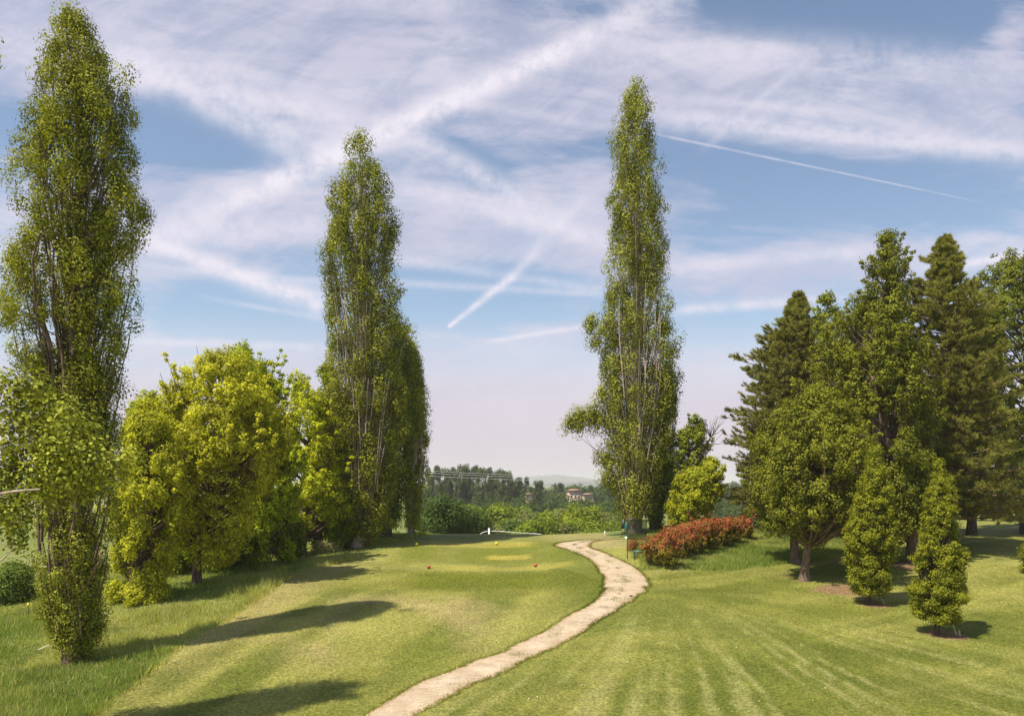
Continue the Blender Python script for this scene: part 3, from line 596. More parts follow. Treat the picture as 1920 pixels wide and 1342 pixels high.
broad('maple_tree', 'yellow-green maple on thin reddish trunk beside the middle poplar', ground_hit(567, 1041),
 [(705,548,572),(750,532,605),(820,522,640),(900,525,650),(960,525,645),(1022,535,630)], 'maple', spray=1.5, nl=38, lr=.32, ncl=1300, kl=24, L=.17, c1=(.15, .20, .01), c2=(.44, .51, .025), wx=1.25, r0=.24, shoots=26, leafm=LEAF_THIN)
broad('maple_tree', 'dark green tree filling the gap behind the middle poplar', ground_hit(628, 1022),
 [(690,600,630),(760,590,655),(850,575,665),(930,570,668),(1000,590,655)], 'maple', spray=1.5, nl=34, lr=.34, ncl=1000, kl=22, L=.19, c1=(.06, .10, .01), c2=(.24, .30, .02), wx=1.25, r0=.24, shoots=16, bark=BARK_DK)
broad('maple_tree', 'green maple seen between the ivy poplar and the bright maple', ground_hit(305, 1080),
 [(745,262,290),(800,250,330),(880,245,345),(960,255,340),(1050,270,330)], 'maple', spray=1.5, nl=44, lr=.34, ncl=1500, kl=24, L=.18, c1=(.13, .18, .012), c2=(.36, .43, .028), wx=1.4, r0=.2, shoots=14)
broad('flowering_shrub', 'low shrub with creamy white blossom under the maples', ground_hit(612, 1034), [(1016,600,622),(1024,585,636),(1034,580,640)], 'shrub', nl=14, lr=.5, ncl=260, kl=16, L=.12,
 c1=(.14, .19, .05), c2=(.5, .5, .32), r0=.04, clump=.22, hollow=.1)
broad('round_shrub', 'dark green shrub at the left edge below the far field', ground_hit(28, 1132), [(1062,5,45),(1085,-18,62),(1110,-25,66),(1128,-22,62)], 'shrub', nl=26, lr=.45, ncl=600, kl=22, L=.17,
 c1=(.045, .09, .012), c2=(.12, .18, .03), r0=.06, clump=.35, hollow=.1)

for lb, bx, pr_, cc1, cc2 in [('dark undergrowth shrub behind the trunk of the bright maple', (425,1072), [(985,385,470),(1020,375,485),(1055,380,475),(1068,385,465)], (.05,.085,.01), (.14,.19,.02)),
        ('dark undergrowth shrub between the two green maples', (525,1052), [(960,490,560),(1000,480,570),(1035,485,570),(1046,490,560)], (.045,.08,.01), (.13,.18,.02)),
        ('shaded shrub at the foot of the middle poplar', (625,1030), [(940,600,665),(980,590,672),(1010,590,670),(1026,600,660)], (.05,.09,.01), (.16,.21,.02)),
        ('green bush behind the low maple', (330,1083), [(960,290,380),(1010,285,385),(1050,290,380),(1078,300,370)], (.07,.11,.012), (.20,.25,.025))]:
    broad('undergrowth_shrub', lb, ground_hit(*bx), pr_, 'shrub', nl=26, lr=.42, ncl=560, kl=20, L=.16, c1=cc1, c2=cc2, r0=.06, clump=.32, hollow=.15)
# --- right-hand group
OK1, OK2 = (.045, .07, .008), (.185, .212, .024)
broad('oak_tree', 'nearest oak of the right grove, forked brown trunk on the lawn', T['o1'],
 [(742,1500,1560),(790,1470,1610),(850,1452,1640),(900,1442,1645),(950,1448,1635),(992,1470,1590)], 'oak', wx=1.2, spray=1.5, nl=46, lr=.32, ncl=1700, kl=26, L=.14, c1=(.035, .06, .006), c2=(.21, .235, .026), r0=.22, shoots=18,
 extra=[(1525,1005,20),(1530,990,22),(1533,1015,13)], dsc=1.0)
broad('oak_tree', 'oak directly behind the forked trunk, deeper green', ground_hit(1490, 1055),
 [(760,1440,1520),(830,1420,1560),(900,1405,1560),(960,1410,1550),(990,1440,1530)], 'oak', wx=1.2, spray=1.5, nl=34, lr=.33, ncl=1000, kl=24, L=.15, c1=OK1, c2=OK2, r0=.27, shoots=8)
broad('oak_tree', 'tall oak whose narrow top stands above the right grove', T['o3'],
 [(438,1652,1664),(470,1635,1695),(510,1630,1700),(550,1640,1690),(580,1600,1700),(640,1570,1720),(720,1555,1735),(800,1560,1740),(880,1580,1760),(950,1590,1765),(1000,1640,1760)], 'oak', wx=1.25,
 spray=1.5, nl=70, lr=.28, ncl=2400, kl=24, L=.15, c1=OK1, c2=OK2, r0=.30, shoots=70, dsc=.8, extra=[(1640,490,12),(1695,510,12),(1662,455,12),(1575,590,16),(1590,600,14)])
broad('slender_tree', 'sparse tree with yellowish stems between the left pine and the tall oak', ground_hit(1590, 1012),
 [(552,1540,1556),(600,1530,1590),(660,1535,1610),(740,1530,1630),(820,1530,1640),(900,1530,1650),(975,1550,1640)], 'tree', wx=1.25, spray=1.5, nl=40, lr=.28, ncl=900, kl=22, L=.16, c1=(.08, .12, .012), c2=(.24, .28, .035), r0=.2, shoots=44, bark=BARK_POP)
broad('oak_tree', 'oak with reddish bare trunk far back in the grove', ground_hit(1686, 1004),
 [(640,1660,1720),(720,1620,1740),(820,1600,1760),(900,1620,1770),(960,1630,1760),(990,1650,1735)], 'oak', wx=1.2, spray=1.5, nl=34, lr=.33, ncl=1000, kl=22, L=.19, c1=(.05, .085, .01), c2=(.15, .20, .026), r0=.25)
broad('oak_tree', 'dark oak filling the right edge of the picture', ground_hit(1925, 1000),
 [(490,1885,1905),(530,1850,1960),(600,1835,2010),(700,1830,2030),(800,1840,2040),(880,1830,2030),(940,1850,2010),(970,1880,1980)], 'oak', spray=1.5, nl=60, lr=.28, ncl=2400, kl=23, L=.19, c1=(.05, .08, .008), c2=(.18, .215, .022), wx=1.45, r0=.4, shoots=44,
 extra=[(1862,520,14),(1870,505,10),(1840,545,14),(1830,560,10)], bark=BARK_DK)
for lb, px_, dd, pr_ in [('dense dark oak between the tall pine and the right-edge oak', 1822, 66, [(520,1825,1850),(580,1790,1875),(680,1760,1880),(780,1745,1895),(880,1745,1900),(945,1765,1880)]),
        ('dense dark oak filling the middle of the right grove', 1630, 70, [(560,1600,1640),(640,1570,1700),(740,1550,1720),(840,1540,1730),(930,1550,1720),(975,1580,1690)]),
        ('dense dark oak behind the forked trunk beside the left pine', 1520, 70, [(640,1500,1570),(740,1470,1590),(840,1450,1600),(930,1440,1600),(972,1460,1570)])]:
    broad('oak_tree', lb, np.array([(px_ - CX) / F_PX * dd, dd, h1((px_ - CX) / F_PX * dd, dd)]), pr_, 'oak', spray=1.4, nl=40, lr=.33, ncl=1500, kl=22, L=.20, c1=(.045, .07, .008), c2=(.17, .20, .022), r0=.3, shoots=24, bark=BARK_DK, wx=1.15, clump=.33)
pine('left pine of the right grove, pointed top leaning over the hedge', ground_hit(1435, 994),
 [(548,1495,1498),(572,1488,1507),(600,1470,1518),(628,1452,1530),(650,1430,1535),(690,1412,1540),(750,1390,1560),(800,1368,1560),(850,1378,1560),(900,1372,1550),(940,1385,1520),(970,1400,1480)], seed=1, step=.42, nb=9, L=.30)
pine('tall pine at the right with bare reddish lower branches', ground_hit(1770, 1032),
 [(445,1770,1773),(472,1760,1784),(500,1742,1797),(545,1725,1805),(590,1700,1845),(650,1690,1870),(720,1690,1890),(790,1700,1880),(850,1710,1900),(900,1720,1935),(945,1730,1960),(968,1800,1950)], seed=2, step=.42, nb=8, L=.30,
 bare=[[(1772,905),(1800,918),(1835,925),(1880,922),(1925,923)], [(1775,880),(1810,890),(1850,905),(1862,935)], [(1790,780),(1815,800),(1830,830)], [(1780,700),(1805,715),(1822,735)], [(1800,912),(1825,940),(1845,972)], [(1770,840),(1800,850),(1850,862)]])
broad('maple_tree', 'leafy green tree between the right poplar and the left pine', np.array([(1290 - CX) / F_PX * 76, 76, h1((1290 - CX) / F_PX * 76, 76)]),
 [(785,1300,1320),(820,1270,1325),(870,1262,1328),(920,1256,1335),(965,1262,1330)], 'tree', spray=1.5, nl=30, lr=.34, ncl=700, kl=20, L=.19, c1=(.085, .13, .012), c2=(.23, .28, .03), r0=.16, shoots=12)
broad('leafy_shrub', 'bright yellow-green shrub behind the red hedge', ground_hit(1290, 1000),
 [(862,1330,1350),(890,1275,1356),(920,1258,1352),(950,1252,1335),(985,1258,1315)], 'shrub', nl=36, lr=.32, ncl=1000, kl=20, L=.17, c1=(.12, .17, .012), c2=(.36, .40, .03), r0=.1, shoots=12, leafm=LEAF_THIN)
# bare twiggy sapling
bb = at(1298, 870, 63); root = empty('bare_tree', tuple(ground_hit(1296, 992)), 'leafless twiggy tree leaning right beside the left pine', 'bare tree')
tw = [resamp(np.array([np.array(root.location), at(1300, 900, 63), at(1313, 858, 63), at(1330, 822, 63), at(1342, 812, 63)]), 10)]
rr = [np.linspace(.12, .012, 10)]
for k in range(34):
    t0 = rng.uniform(.45, .98) * 9; s = tw[0][int(t0)]; e_ = s + np.array([rng.uniform(-.6, 1.6), rng.normal() * .5, rng.uniform(.1, 1.9)]); tw.append(resamp(np.array([s, (s + e_) / 2 + rng.normal(size=3) * .12, e_]), 10)); rr.append(np.linspace(.03, .008, 10))
V, Fq = tubes(np.array(tw), np.array(rr), 5); mesh_obj('trunk', V, Fq, BARK_DK, root, smooth=True)

# --- two young hornbeams with stakes
HB1, HB2 = (.05, .085, .008), (.25, .28, .028)
broad('young_hornbeam', 'young column hornbeam behind, nearer the oak trunks, on bare soil', T['h1'],
 [(838,1641,1644),(862,1633,1652),(895,1615,1668),(940,1598,1676),(1000,1586,1680),(1060,1585,1680),(1096,1590,1672),(1114,1598,1662)], 'hornbeam', wx=.95, shl=.55, trunk_top=.7, nl=130, lr=.24, ncl=1900, kl=24, L=.09, c1=HB1, c2=HB2, r0=.09, shoots=60, clump=.2, leafm=LEAF_THIN, flat=.5, bark=BARK_DK)
broad('young_hornbeam', 'young column hornbeam nearest the viewer with cut stake at its foot', T['h2'],
 [(862,1758,1761),(885,1750,1770),(920,1740,1782),(960,1732,1792),(1005,1727,1803),(1060,1718,1812),(1100,1708,1815),(1135,1706,1812),(1164,1718,1798)], 'hornbeam', wx=.93, shl=.55, trunk_top=.7, nl=140, lr=.24, ncl=2300, kl=24, L=.08, c1=HB1, c2=HB2, r0=.085, shoots=60, clump=.18, leafm=LEAF_THIN, flat=.5, bark=BARK_DK)
STAKE = plain_mat('raw_wood', (.50, .38, .25), .8)
for (x1, y1_, x0, y0_, lab, rr_) in [(1784,1165,1795,1192,'pale slanted stake stub under the nearest hornbeam',.035),(1798,1180,1800,1193,'short upright cut stake beside the slanted stub',.04),(1650,1118,1660,1133,'small stake under the farther hornbeam',.035)]:
    g0 = ground_hit(x0, y0_); root_p = np.array([at(x1, y1_, g0[1]), (at(x1, y1_, g0[1]) + g0) / 2, g0 - np.array([0, 0, .1])])
    V, Fq = tubes(root_p[None], np.full((1, 3), rr_), 8); V2 = np.r_[V, [root_p[0] + (0, 0, .01)]]
    cap = np.array([(i, (i + 1) % 8, len(V)) for i in range(8)]); tag(mesh_obj('tree_stake', V2, [Fq, cap], STAKE, origin=g0), lab, 'stake')
sp = np.array([ground_hit(1924, 1075)])[0]
broad('sapling', 'small green sapling cut by the right edge of the picture', sp, [(1020,1915,1935),(1050,1910,1945),(1070,1915,1940)], 'sapling', nl=12, lr=.5, ncl=120, kl=16, L=.1, c1=HB1, c2=HB2, r0=.03, clump=.2)

# --- red photinia hedge : a row of shrubs
hA, hB = ground_hit(1240, 1060), ground_hit(1393, 1010)
names = ['first photinia shrub of the red hedge, nearest the bench', 'second photinia shrub of the red hedge from the bench', 'third photinia shrub of the red hedge from the bench', 'middle photinia shrub of the red hedge',
         'third-last photinia shrub of the red hedge', 'second-last photinia shrub of the red hedge', 'last photinia shrub of the red hedge, farthest from the bench']
tops = [(1002,1060),(992,1046),(985,1038),(976,1031),(974,1024),(974,1018),(972,1010)]; xs = [1240,1262,1290,1318,1345,1370,1392]; hw_ = [33,32,30,28,25,22,17]
for i in range(7):
    g0 = ground_hit(xs[i], tops[i][1]); x0 = xs[i]; t_, b_ = tops[i]; w_ = hw_[i]
    broad('photinia_shrub', names[i], g0, [(t_, x0 - w_ * .45, x0 + w_ * .45), (t_ + (b_ - t_) * .25, x0 - w_ * .95, x0 + w_ * .95), (t_ + (b_ - t_) * .6, x0 - w_, x0 + w_), (b_ - 3, x0 - w_ * .75, x0 + w_ * .75)], 'shrub',
          nl=26, lr=.42, ncl=520, kl=22, L=.10, c1=(.05, .075, .01), c2=(.21, .20, .03), r0=.04, clump=.17, hollow=.15, toptint=(.44, .125, .06), group='photinia shrubs in the red hedge', droop=0, shoots=14)
g0 = ground_hit(1186, 1032)
broad('photinia_shrub', 'small thin reddish shrub behind the net post by the bench', g0, [(1012,1178,1190),(1018,1176,1195),(1030,1178,1192)], 'shrub', nl=10, lr=.5, ncl=90, kl=12, L=.09, c1=(.14, .09, .03), c2=(.30, .15, .08), r0=.02, clump=.2)

# ------------------------------------------------------------------ golf furniture
def lathe(prof, c, ns=20):
    prof = np.array(prof, float); th = np.arange(ns) / ns * 2 * np.pi; V = np.stack([prof[:, 0:1] * np.cos(th), prof[:, 0:1] * np.sin(th), np.repeat(prof[:, 1:2], ns, 1)], -1).reshape(-1, 3) + c
    k = len(prof); i = (np.arange(k - 1)[:, None] * ns); j = np.arange(ns)[None]; a_ = i + j; b_ = i + (j + 1) % ns
    return V, np.stack([a_, b_, b_ + ns, a_ + ns], -1).reshape(-1, 4)
RED = plain_mat('red_plastic', (.45, .06, .035), .35, 0, .1); YEL = plain_mat('yellow_plastic', (.80, .62, .05), .35, 0, .1)
a_ = np.linspace(-np.pi / 2 + .01, np.pi / 2, 12)
for px, py, mm_, lab, r_ in [(804,1066,RED,'red tee marker ball at the left of the front tee',.115),(1004,1062.5,RED,'red tee marker ball at the right of the front tee',.115),
                      (781,1023.5,YEL,'yellow tee marker ball at the left end of the back tee',.125),(931,1021.5,YEL,'yellow tee marker ball at the right of the back tee',.125)]:
    g0 = ground_hit(px, py); V, Fq = lathe(np.c_[r_ * np.cos(a_), r_ * np.sin(a_) + r_ * .97], g0)
    rt = empty('tee_marker', tuple(g0), lab, 'tee marker', 'tee marker balls'); mesh_obj('ball', V, Fq, mm_, rt, smooth=True)
    V, Fq = lathe([(.001, -.06), (.05, -.06), (.05, .03), (.001, .03)], g0, 10); mesh_obj('spike', V, Fq, POLE, rt)
# white barrier behind the tee
D = 80.0; g0 = np.array([(917 - CX) / F_PX * D, D, h1((917 - CX) / F_PX * D, D)]); rt = empty('white_barrier', tuple(g0), 'low white pipe barrier with one post behind the tee', 'barrier')
z_t = EYE - (989.5 - HY) / F_PX * D
V, Fq = box((g0[0], D, (z_t + g0[2] - .3) / 2), (.17, .14, z_t - g0[2] + .3)); V2, F2 = box((g0[0], D, z_t + .012), (.20, .17, .025)); V, Fs, _ = cat_geo([(V, Fq), (V2, F2)]); mesh_obj('post', V, Fs, WHITE, rt)
for poly in ([(896,1004),(905,998),(914,995.5)], [(920,995.5),(935,995.5),(960,997.5),(990,999.5),(1014,1001)]):
    q = resamp(np.array([at(*c_, D + .1) for c_ in poly]), 8); V, Fq = tubes(q[None], np.full((1, 8), .032), 8); mesh_obj('rail', V, Fq, WHITE, rt, smooth=True)
for px_, py_ in ((1012, 1001),):
    q = at(px_, py_, D + .1); gz = h1(q[0], q[1]); V, Fq = box((q[0], q[1], (q[2] + gz - .2) / 2), (.09, .09, q[2] - gz + .2)); mesh_obj('post', V, Fq, WHITE, rt)
# a second length of white pipe behind the hedge
q = resamp(np.array([at(1366, 979, 64), at(1388, 975, 64.5), at(1410, 971, 65)]), 8); V, Fq = tubes(q[None], np.full((1, 8), .04), 8)
g0 = np.array([q[3][0], q[3][1], h1(q[3][0], q[3][1])]); rt = empty('white_barrier', tuple(g0), 'white pipe rail rising behind the far end of the red hedge', 'barrier'); mesh_obj('rail', V, Fq, WHITE, rt, smooth=True)
for qi in (0, 7): V, Fq = box((q[qi][0], q[qi][1], (q[qi][2] + h1(q[qi][0], q[qi][1]) - .2) / 2), (.08, .08, q[qi][2] - h1(q[qi][0], q[qi][1]) + .2)); mesh_obj('post', V, Fq, WHITE, rt)
# safety net on poles
m, N, o = mat('safety_net'); g = N.n('ShaderNodeNewGeometry'); b_ = N.n('ShaderNodeBsdfDiffuse'); b_.inputs[0].default_value = (.03, .04, .03, 1); NET = m; N.l(b_.outputs[0], o.inputs[0])
gA = ground_hit(1176.5, 1047); zA = EYE - (974 - HY) / F_PX * gA[1]
gB = ground_hit(1212, 1014); dB = min(gB[1], 56.0); gB = np.array([(1212 - CX) / F_PX * dB, dB, h1((1212 - CX) / F_PX * dB, dB)]); zB = EYE - (974 - HY) / F_PX * dB
rt = empty('net_screen', tuple(gA), 'dark safety net hung between thin poles beside the path', 'net screen')
def pole(a, zt, r=.03): return tubes(np.array([[(a[0], a[1], a[2] - .3), (a[0], a[1], (a[2] + zt) / 2), (a[0], a[1], zt)]]), np.full((1, 3), r), 8)
V, Fq = pole(gA, zA + .03); mesh_obj('pole', V, Fq, POLE, rt, smooth=True); V, Fq = pole(gB, zB + .03); mesh_obj('pole', V, Fq, POLE, rt, smooth=True)
V, Fq = tubes(np.array([[(gA[0], gA[1], zA), ((gA[0] + gB[0]) / 2, (gA[1] + gB[1]) / 2, (zA + zB) / 2), (gB[0], gB[1], zB)]]), np.full((1, 3), .022), 8); mesh_obj('top_bar', V, Fq, POLE, rt, smooth=True)
# netting : real crossing cords
A0 = np.array([gA[0], gA[1], zA]); B0 = np.array([gB[0], gB[1], zB]); A1 = A0 - (0, 0, 1.25); B1 = np.array([gB[0], gB[1], gB[2] + .25]); cords = []
for t_ in np.linspace(0, 1, 56): a1 = A0 + (B0 - A0) * t_; a2 = A1 + (B1 - A1) * t_; cords.append([a1, (a1 + a2) / 2, a2])
for t_ in np.linspace(0, 1, 20): a1 = A0 + (A1 - A0) * t_; a2 = B0 + (B1 - B0) * t_; cords.append([a1, (a1 + a2) / 2, a2])
V, Fq = tubes(np.array(cords), np.full((len(cords), 3), .007), 4); mesh_obj('net', V, Fq, NET, rt)
# green ball washer
gW = ground_hit(1175, 1009); rt = empty('ball_washer', tuple(gW), 'green ball washer with white foot behind the net pole', 'ball washer')
V, Fq = lathe([(.001, -.1), (.14, -.1), (.14, .10), (.06, .14), (.001, .14)], gW); mesh_obj('foot', V, Fq, WHITE, rt, smooth=False)
V, Fq = lathe([(.05, .12), (.05, .55), (.13, .6), (.15, .75), (.15, 1.05), (.1, 1.15), (.04, 1.2), (.001, 1.2)], gW); mesh_obj('body', V, Fq, GREEN_M, rt, smooth=True)
V, Fq = lathe([(.015, 1.18), (.015, 1.33), (.05, 1.35), (.05, 1.39), (.001, 1.4)], gW, 10); mesh_obj('handle', V, Fq, POLE, rt, smooth=True)
# information board left of it
gI = ground_hit(1166, 1009); rt = empty('notice_board', tuple(gI), 'narrow dark tee notice board on a thin post left of the net', 'notice board')
V, Fq = pole(gI, gI[2] + 1.45, .025); mesh_obj('post', V, Fq, POLE, rt, smooth=True)
DKB = plain_mat('dark_board', (.03, .035, .03), .5); OLV = plain_mat('olive_board', (.16, .16, .05), .6)
V, Fq = box(gI + (.15, 0, 1.06), (.26, .04, .66)); mesh_obj('panel', V, Fq, DKB, rt); V, Fq = box(gI + (.15, 0, .50), (.26, .04, .40)); mesh_obj('lower_panel', V, Fq, OLV, rt)
# bench
gN = ground_hit(1200, 1047); rt = empty('green_bench', tuple(gN), 'small green bench at the near end of the red hedge', 'bench')
for k in range(4): V, Fq = box(gN + (.1, -.18 + .12 * k, .46), (1.25, .095, .04)); mesh_obj('seat_slat', V, Fq, GREEN_M, rt)
for sx in (-.36, .56):
    for sy in (-.16, .16): V, Fq = box(gN + (sx, sy, .17), (.05, .05, .54)); mesh_obj('leg', V, Fq, GREEN_M, rt)
V, Fq = box(gN + (.1, 0, .37), (.9, .04, .03)); mesh_obj('stretcher', V, Fq, GREEN_M, rt)
# yellow stake at left, fallen stick
g0 = ground_hit(53, 1154); zt_ = 22 / F_PX * g0[1]; V, Fq = box(g0 + (0, 0, zt_ / 2 - .05), (.05, .05, zt_)); rt = empty('marker_stake', tuple(g0), 'thin yellow-topped marker stake in the grass near the left shrub', 'stake')
mesh_obj('post', V, Fq, BARK_BR, rt); V, Fq = box(g0 + (0, 0, zt_ - .05), (.07, .07, .22)); mesh_obj('tip', V, Fq, YEL, rt)
g0 = ground_hit(72, 1224); g1 = ground_hit(106, 1217); q = resamp(np.array([g0 + (0, 0, .12), (g0 + g1) / 2 + (0, 0, .22), g1 + (0, 0, .30)]), 6); V, Fq = tubes(q[None], np.linspace(.03, .012, 6)[None], 6)
tag(mesh_obj('fallen_stick', V, Fq, plain_mat('dry_wood', (.6, .55, .45), .8), origin=g0), 'bleached dead stick lying in the grass by the ivy poplar', 'stick')
# white course stakes
for px, py, lab in [(1134,1007,'thin pale course stake on the crest left of the net screen'),]:
    g0 = ground_hit(px, py); V, Fq = box(g0 + (0, 0, .22), (.05, .05, .6)); tag(mesh_obj('course_stake', V, Fq, WHITE, origin=g0), lab, 'stake')
# stones / bits on the path
for px, py, s_ in [(1183,1119,.06),(1145,1044,.05)]:
    g0 = ground_hit(px, py); V, Fq = lathe([(.001, -.02), (s_ * 1.3, 0), (s_ * 1.5, s_ * .5), (s_ * .8, s_), (.001, s_ * 1.05)], g0 + (0, 0, .03), 7); V = V + rng.normal(size=V.shape) * .006
    tag(mesh_obj('stone', V, Fq, plain_mat('dark_stone', (.10, .09, .08), .8), origin=g0), 'small dark stone on the path at its ' + ('widest bend' if s_ > .055 else 'upper narrow stretch'), 'stone')

# ------------------------------------------------------------------ background trees in the valley
def far_mesh(name, kind, nleaf, L, c1, c2, trunk=True):
    if kind == 'round': nl = 16; q = nrm(rng.normal(size=(nl, 3))) * rng.uniform(.1, .34, (nl, 1)) * [1.05, 1.05, .9] + [0, 0, .58]; R_ = rng.uniform(.12, .2, nl)
    elif kind == 'tall': nl = 22; z = rng.uniform(.12, .93, nl); w = .13 * np.sin(np.pi * np.clip((z - .02) * .85 + .12, 0, 1)); t = rng.random(nl) * 6.28; q = np.c_[w * np.cos(t), w * np.sin(t), z]; R_ = rng.uniform(.05, .10, nl)
    else: nl = 26; z = rng.uniform(.12, .97, nl); w = .30 * (1 - z) + .02; t = rng.random(nl) * 6.28; u_ = np.sqrt(rng.random(nl)); q = np.c_[w * u_ * np.cos(t), w * u_ * np.sin(t), z]; R_ = .04 + .13 * (1 - z)
    li = rng.choice(nl, nleaf, p=R_ ** 2 / (R_ ** 2).sum()); d = nrm(rng.normal(size=(nleaf, 3))) * (rng.uniform(.1, 1, (nleaf, 1)) ** .4) * R_[li, None]
    P_ = q[li] + d; P_[:, 2] = np.clip(P_[:, 2], .02, 1)
    V, Fq, C = leaves(P_, nrm(d) + [0, 0, .4], L * (.6 + .8 * rng.random(nleaf)), leafcol(nleaf, c1, c2, rng.random(nl)[li]), .5)
    tp = np.array([[(0, 0, -.05), (0, 0, .3), (0, 0, .85)]]); tv, tf = tubes(tp, np.array([[.022, .016, .004]]), 6)
    lt = tubes(bez(np.tile([0, 0, .3], (nl, 1)) * [1, 1, 1], q * .6 + [0, 0, .12], q, 4), rad(nl, 4, .008, .003), 4)
    tv, tfs, _ = cat_geo([(tv, tf), lt])
    return (V, Fq, C), (tv, tfs[0])
def far_single(name, kind, nleaf, L, c1, c2):
    (V, F1, C), (tv, tf) = far_mesh(name, kind, nleaf, L, c1, c2)
    VV = np.r_[V, tv]; CCc = np.r_[C, np.tile([.1, .07, .05], (len(tv), 1))]
    o = mesh_obj(name, VV, [np.r_[F1, tf + len(V)]], [LEAF, BARK_DK], col=CCc, midx=np.r_[np.zeros(len(F1)), np.ones(len(tf))]); return o
def place(o, px, ytop, D, wscale=1.0, first=False, sink=.3):
    x_ = (px - CX) / F_PX * D; g_ = h1(x_, D) - sink; H_ = EYE - (ytop - HY) / F_PX * D - g_
    o.location = (x_, D, g_); o.rotation_euler = (0, 0, rng.random() * 6.28); s_ = max(H_, 2); o.scale = (s_ * wscale, s_ * wscale, s_)
def row(proto, spec, label, cat, group):
    for i, (px, yt, D, ws) in enumerate(spec):
        pr_ = proto[i % len(proto)]
        if pr_.get('used'): o_ = pr_.copy(); COL.objects.link(o_)
        else: o_ = pr_; o_['used'] = 1
        tag(o_, label, cat, group); place(o_, px, yt, D, ws)
    for p_ in proto:
        pass
# distant tall poplars
prt = [far_single('tall_tree', 'tall', 2600, .030, (.045, .075, .02), (.12, .16, .04)) for _ in range(4)]
spec = []
for px, yt in [(806,874),(817,871),(826,877),(838,876),(846,873),(858,880),(867,870),(874,868),(884,873),(893,871),(903,875),(912,876),(921,873),(932,882),(941,878),(951,881),(958,884),(973,893),(988,892),(1005,899),(1012,898)]: spec.append((px, yt, 330 + rng.uniform(-10, 10), rng.uniform(.5, .8)))
row(prt, spec, 'dark tall poplar in the distant row on the skyline', 'tree', 'distant skyline poplars')
prd = [far_single('hillside_tree', 'round', 2000, .055, (.045, .08, .02), (.12, .17, .04)) for _ in range(4)] + [far_single('hillside_tree', 'tall', 1800, .04, (.04, .07, .02), (.10, .15, .04)) for _ in range(2)]
spec = []
for D, y0, y1, stp in ((430, 899, 911, 9), (370, 914, 926, 11), (310, 926, 938, 13), (250, 936, 950, 15)):
    for a, b in ((795, 1172), (1322, 1440)):
        px = a + rng.uniform(0, stp)
        while px < b:
            yt = rng.uniform(y0, y1)
            if D == 430 and px < 1030: yt += 4
            spec.append((px, yt, D + rng.uniform(-18, 18), rng.uniform(.8, 1.25))); px += stp * rng.uniform(.7, 1.3)
spec += [(1066, 927, 268, .8), (1089, 922, 268, .9), (1100, 930, 280, .9), (984, 925, 280, .8), (999, 930, 275, .8), (1077, 934, 262, .9)]
row(prd, spec, 'hazy dark tree in the wood across the valley', 'tree', 'trees of the far wood')
spec = [(px, rng.uniform(945, 965), rng.uniform(210, 260), rng.uniform(.9, 1.3)) for px in (8, 30, 52)] + [(px, rng.uniform(930, 965), 220, 1.1) for px in (1795, 1820, 1850, 1878, 1905)]
row(prd, spec, 'hazy tree beyond the crest seen under nearer branches', 'tree', 'trees beyond the crest at the sides')
prb = [far_single('valley_tree', 'round', 6500, .036, a_, b_) for a_, b_ in (((.07, .11, .008), (.30, .38, .02)), ((.06, .10, .01), (.24, .31, .025)), ((.10, .12, .03), (.30, .31, .09)), ((.04, .08, .01), (.15, .21, .03)), ((.08, .12, .008), (.34, .40, .02)))]
spec = []
px = 862
while px < 1180: spec.append((px, rng.uniform(934, 958), rng.uniform(150, 185), rng.uniform(.9, 1.35))); px += rng.uniform(12, 22)
px = 872
while px < 1180: spec.append((px, rng.uniform(960, 984), rng.uniform(112, 135), rng.uniform(1.0, 1.5))); px += rng.uniform(20, 34)
row(prb, spec, 'sunlit bright green tree in the valley behind the tee', 'tree', 'bright valley trees behind the tee')
prk = [far_single('dark_tree', 'round', 9000, .030, (.03, .06, .01), (.09, .14, .022)), far_single('dark_tree', 'cone', 8000, .032, (.035, .07, .01), (.10, .15, .022))]
row(prk, [(834, 921, 108, 1.05), (795, 945, 112, 1.), (884, 950, 112, 1.0)], 'dark dense rounded tree in the dip behind the tee', 'tree', 'dark trees in the dip behind the tee')
for o_ in list(bpy.data.objects):
    if 'used' in o_: del o_['used']
for nm, labs in (('dark_tree', ['largest dark rounded tree in the dip, left of the white barrier', 'dark tree in the dip beside the slim poplar trunk', 'smaller dark tree in the dip, right of the largest']),):
    for o_, lb in zip([o for o in bpy.data.objects if o.name.startswith(nm)], labs): o_['label'] = lb

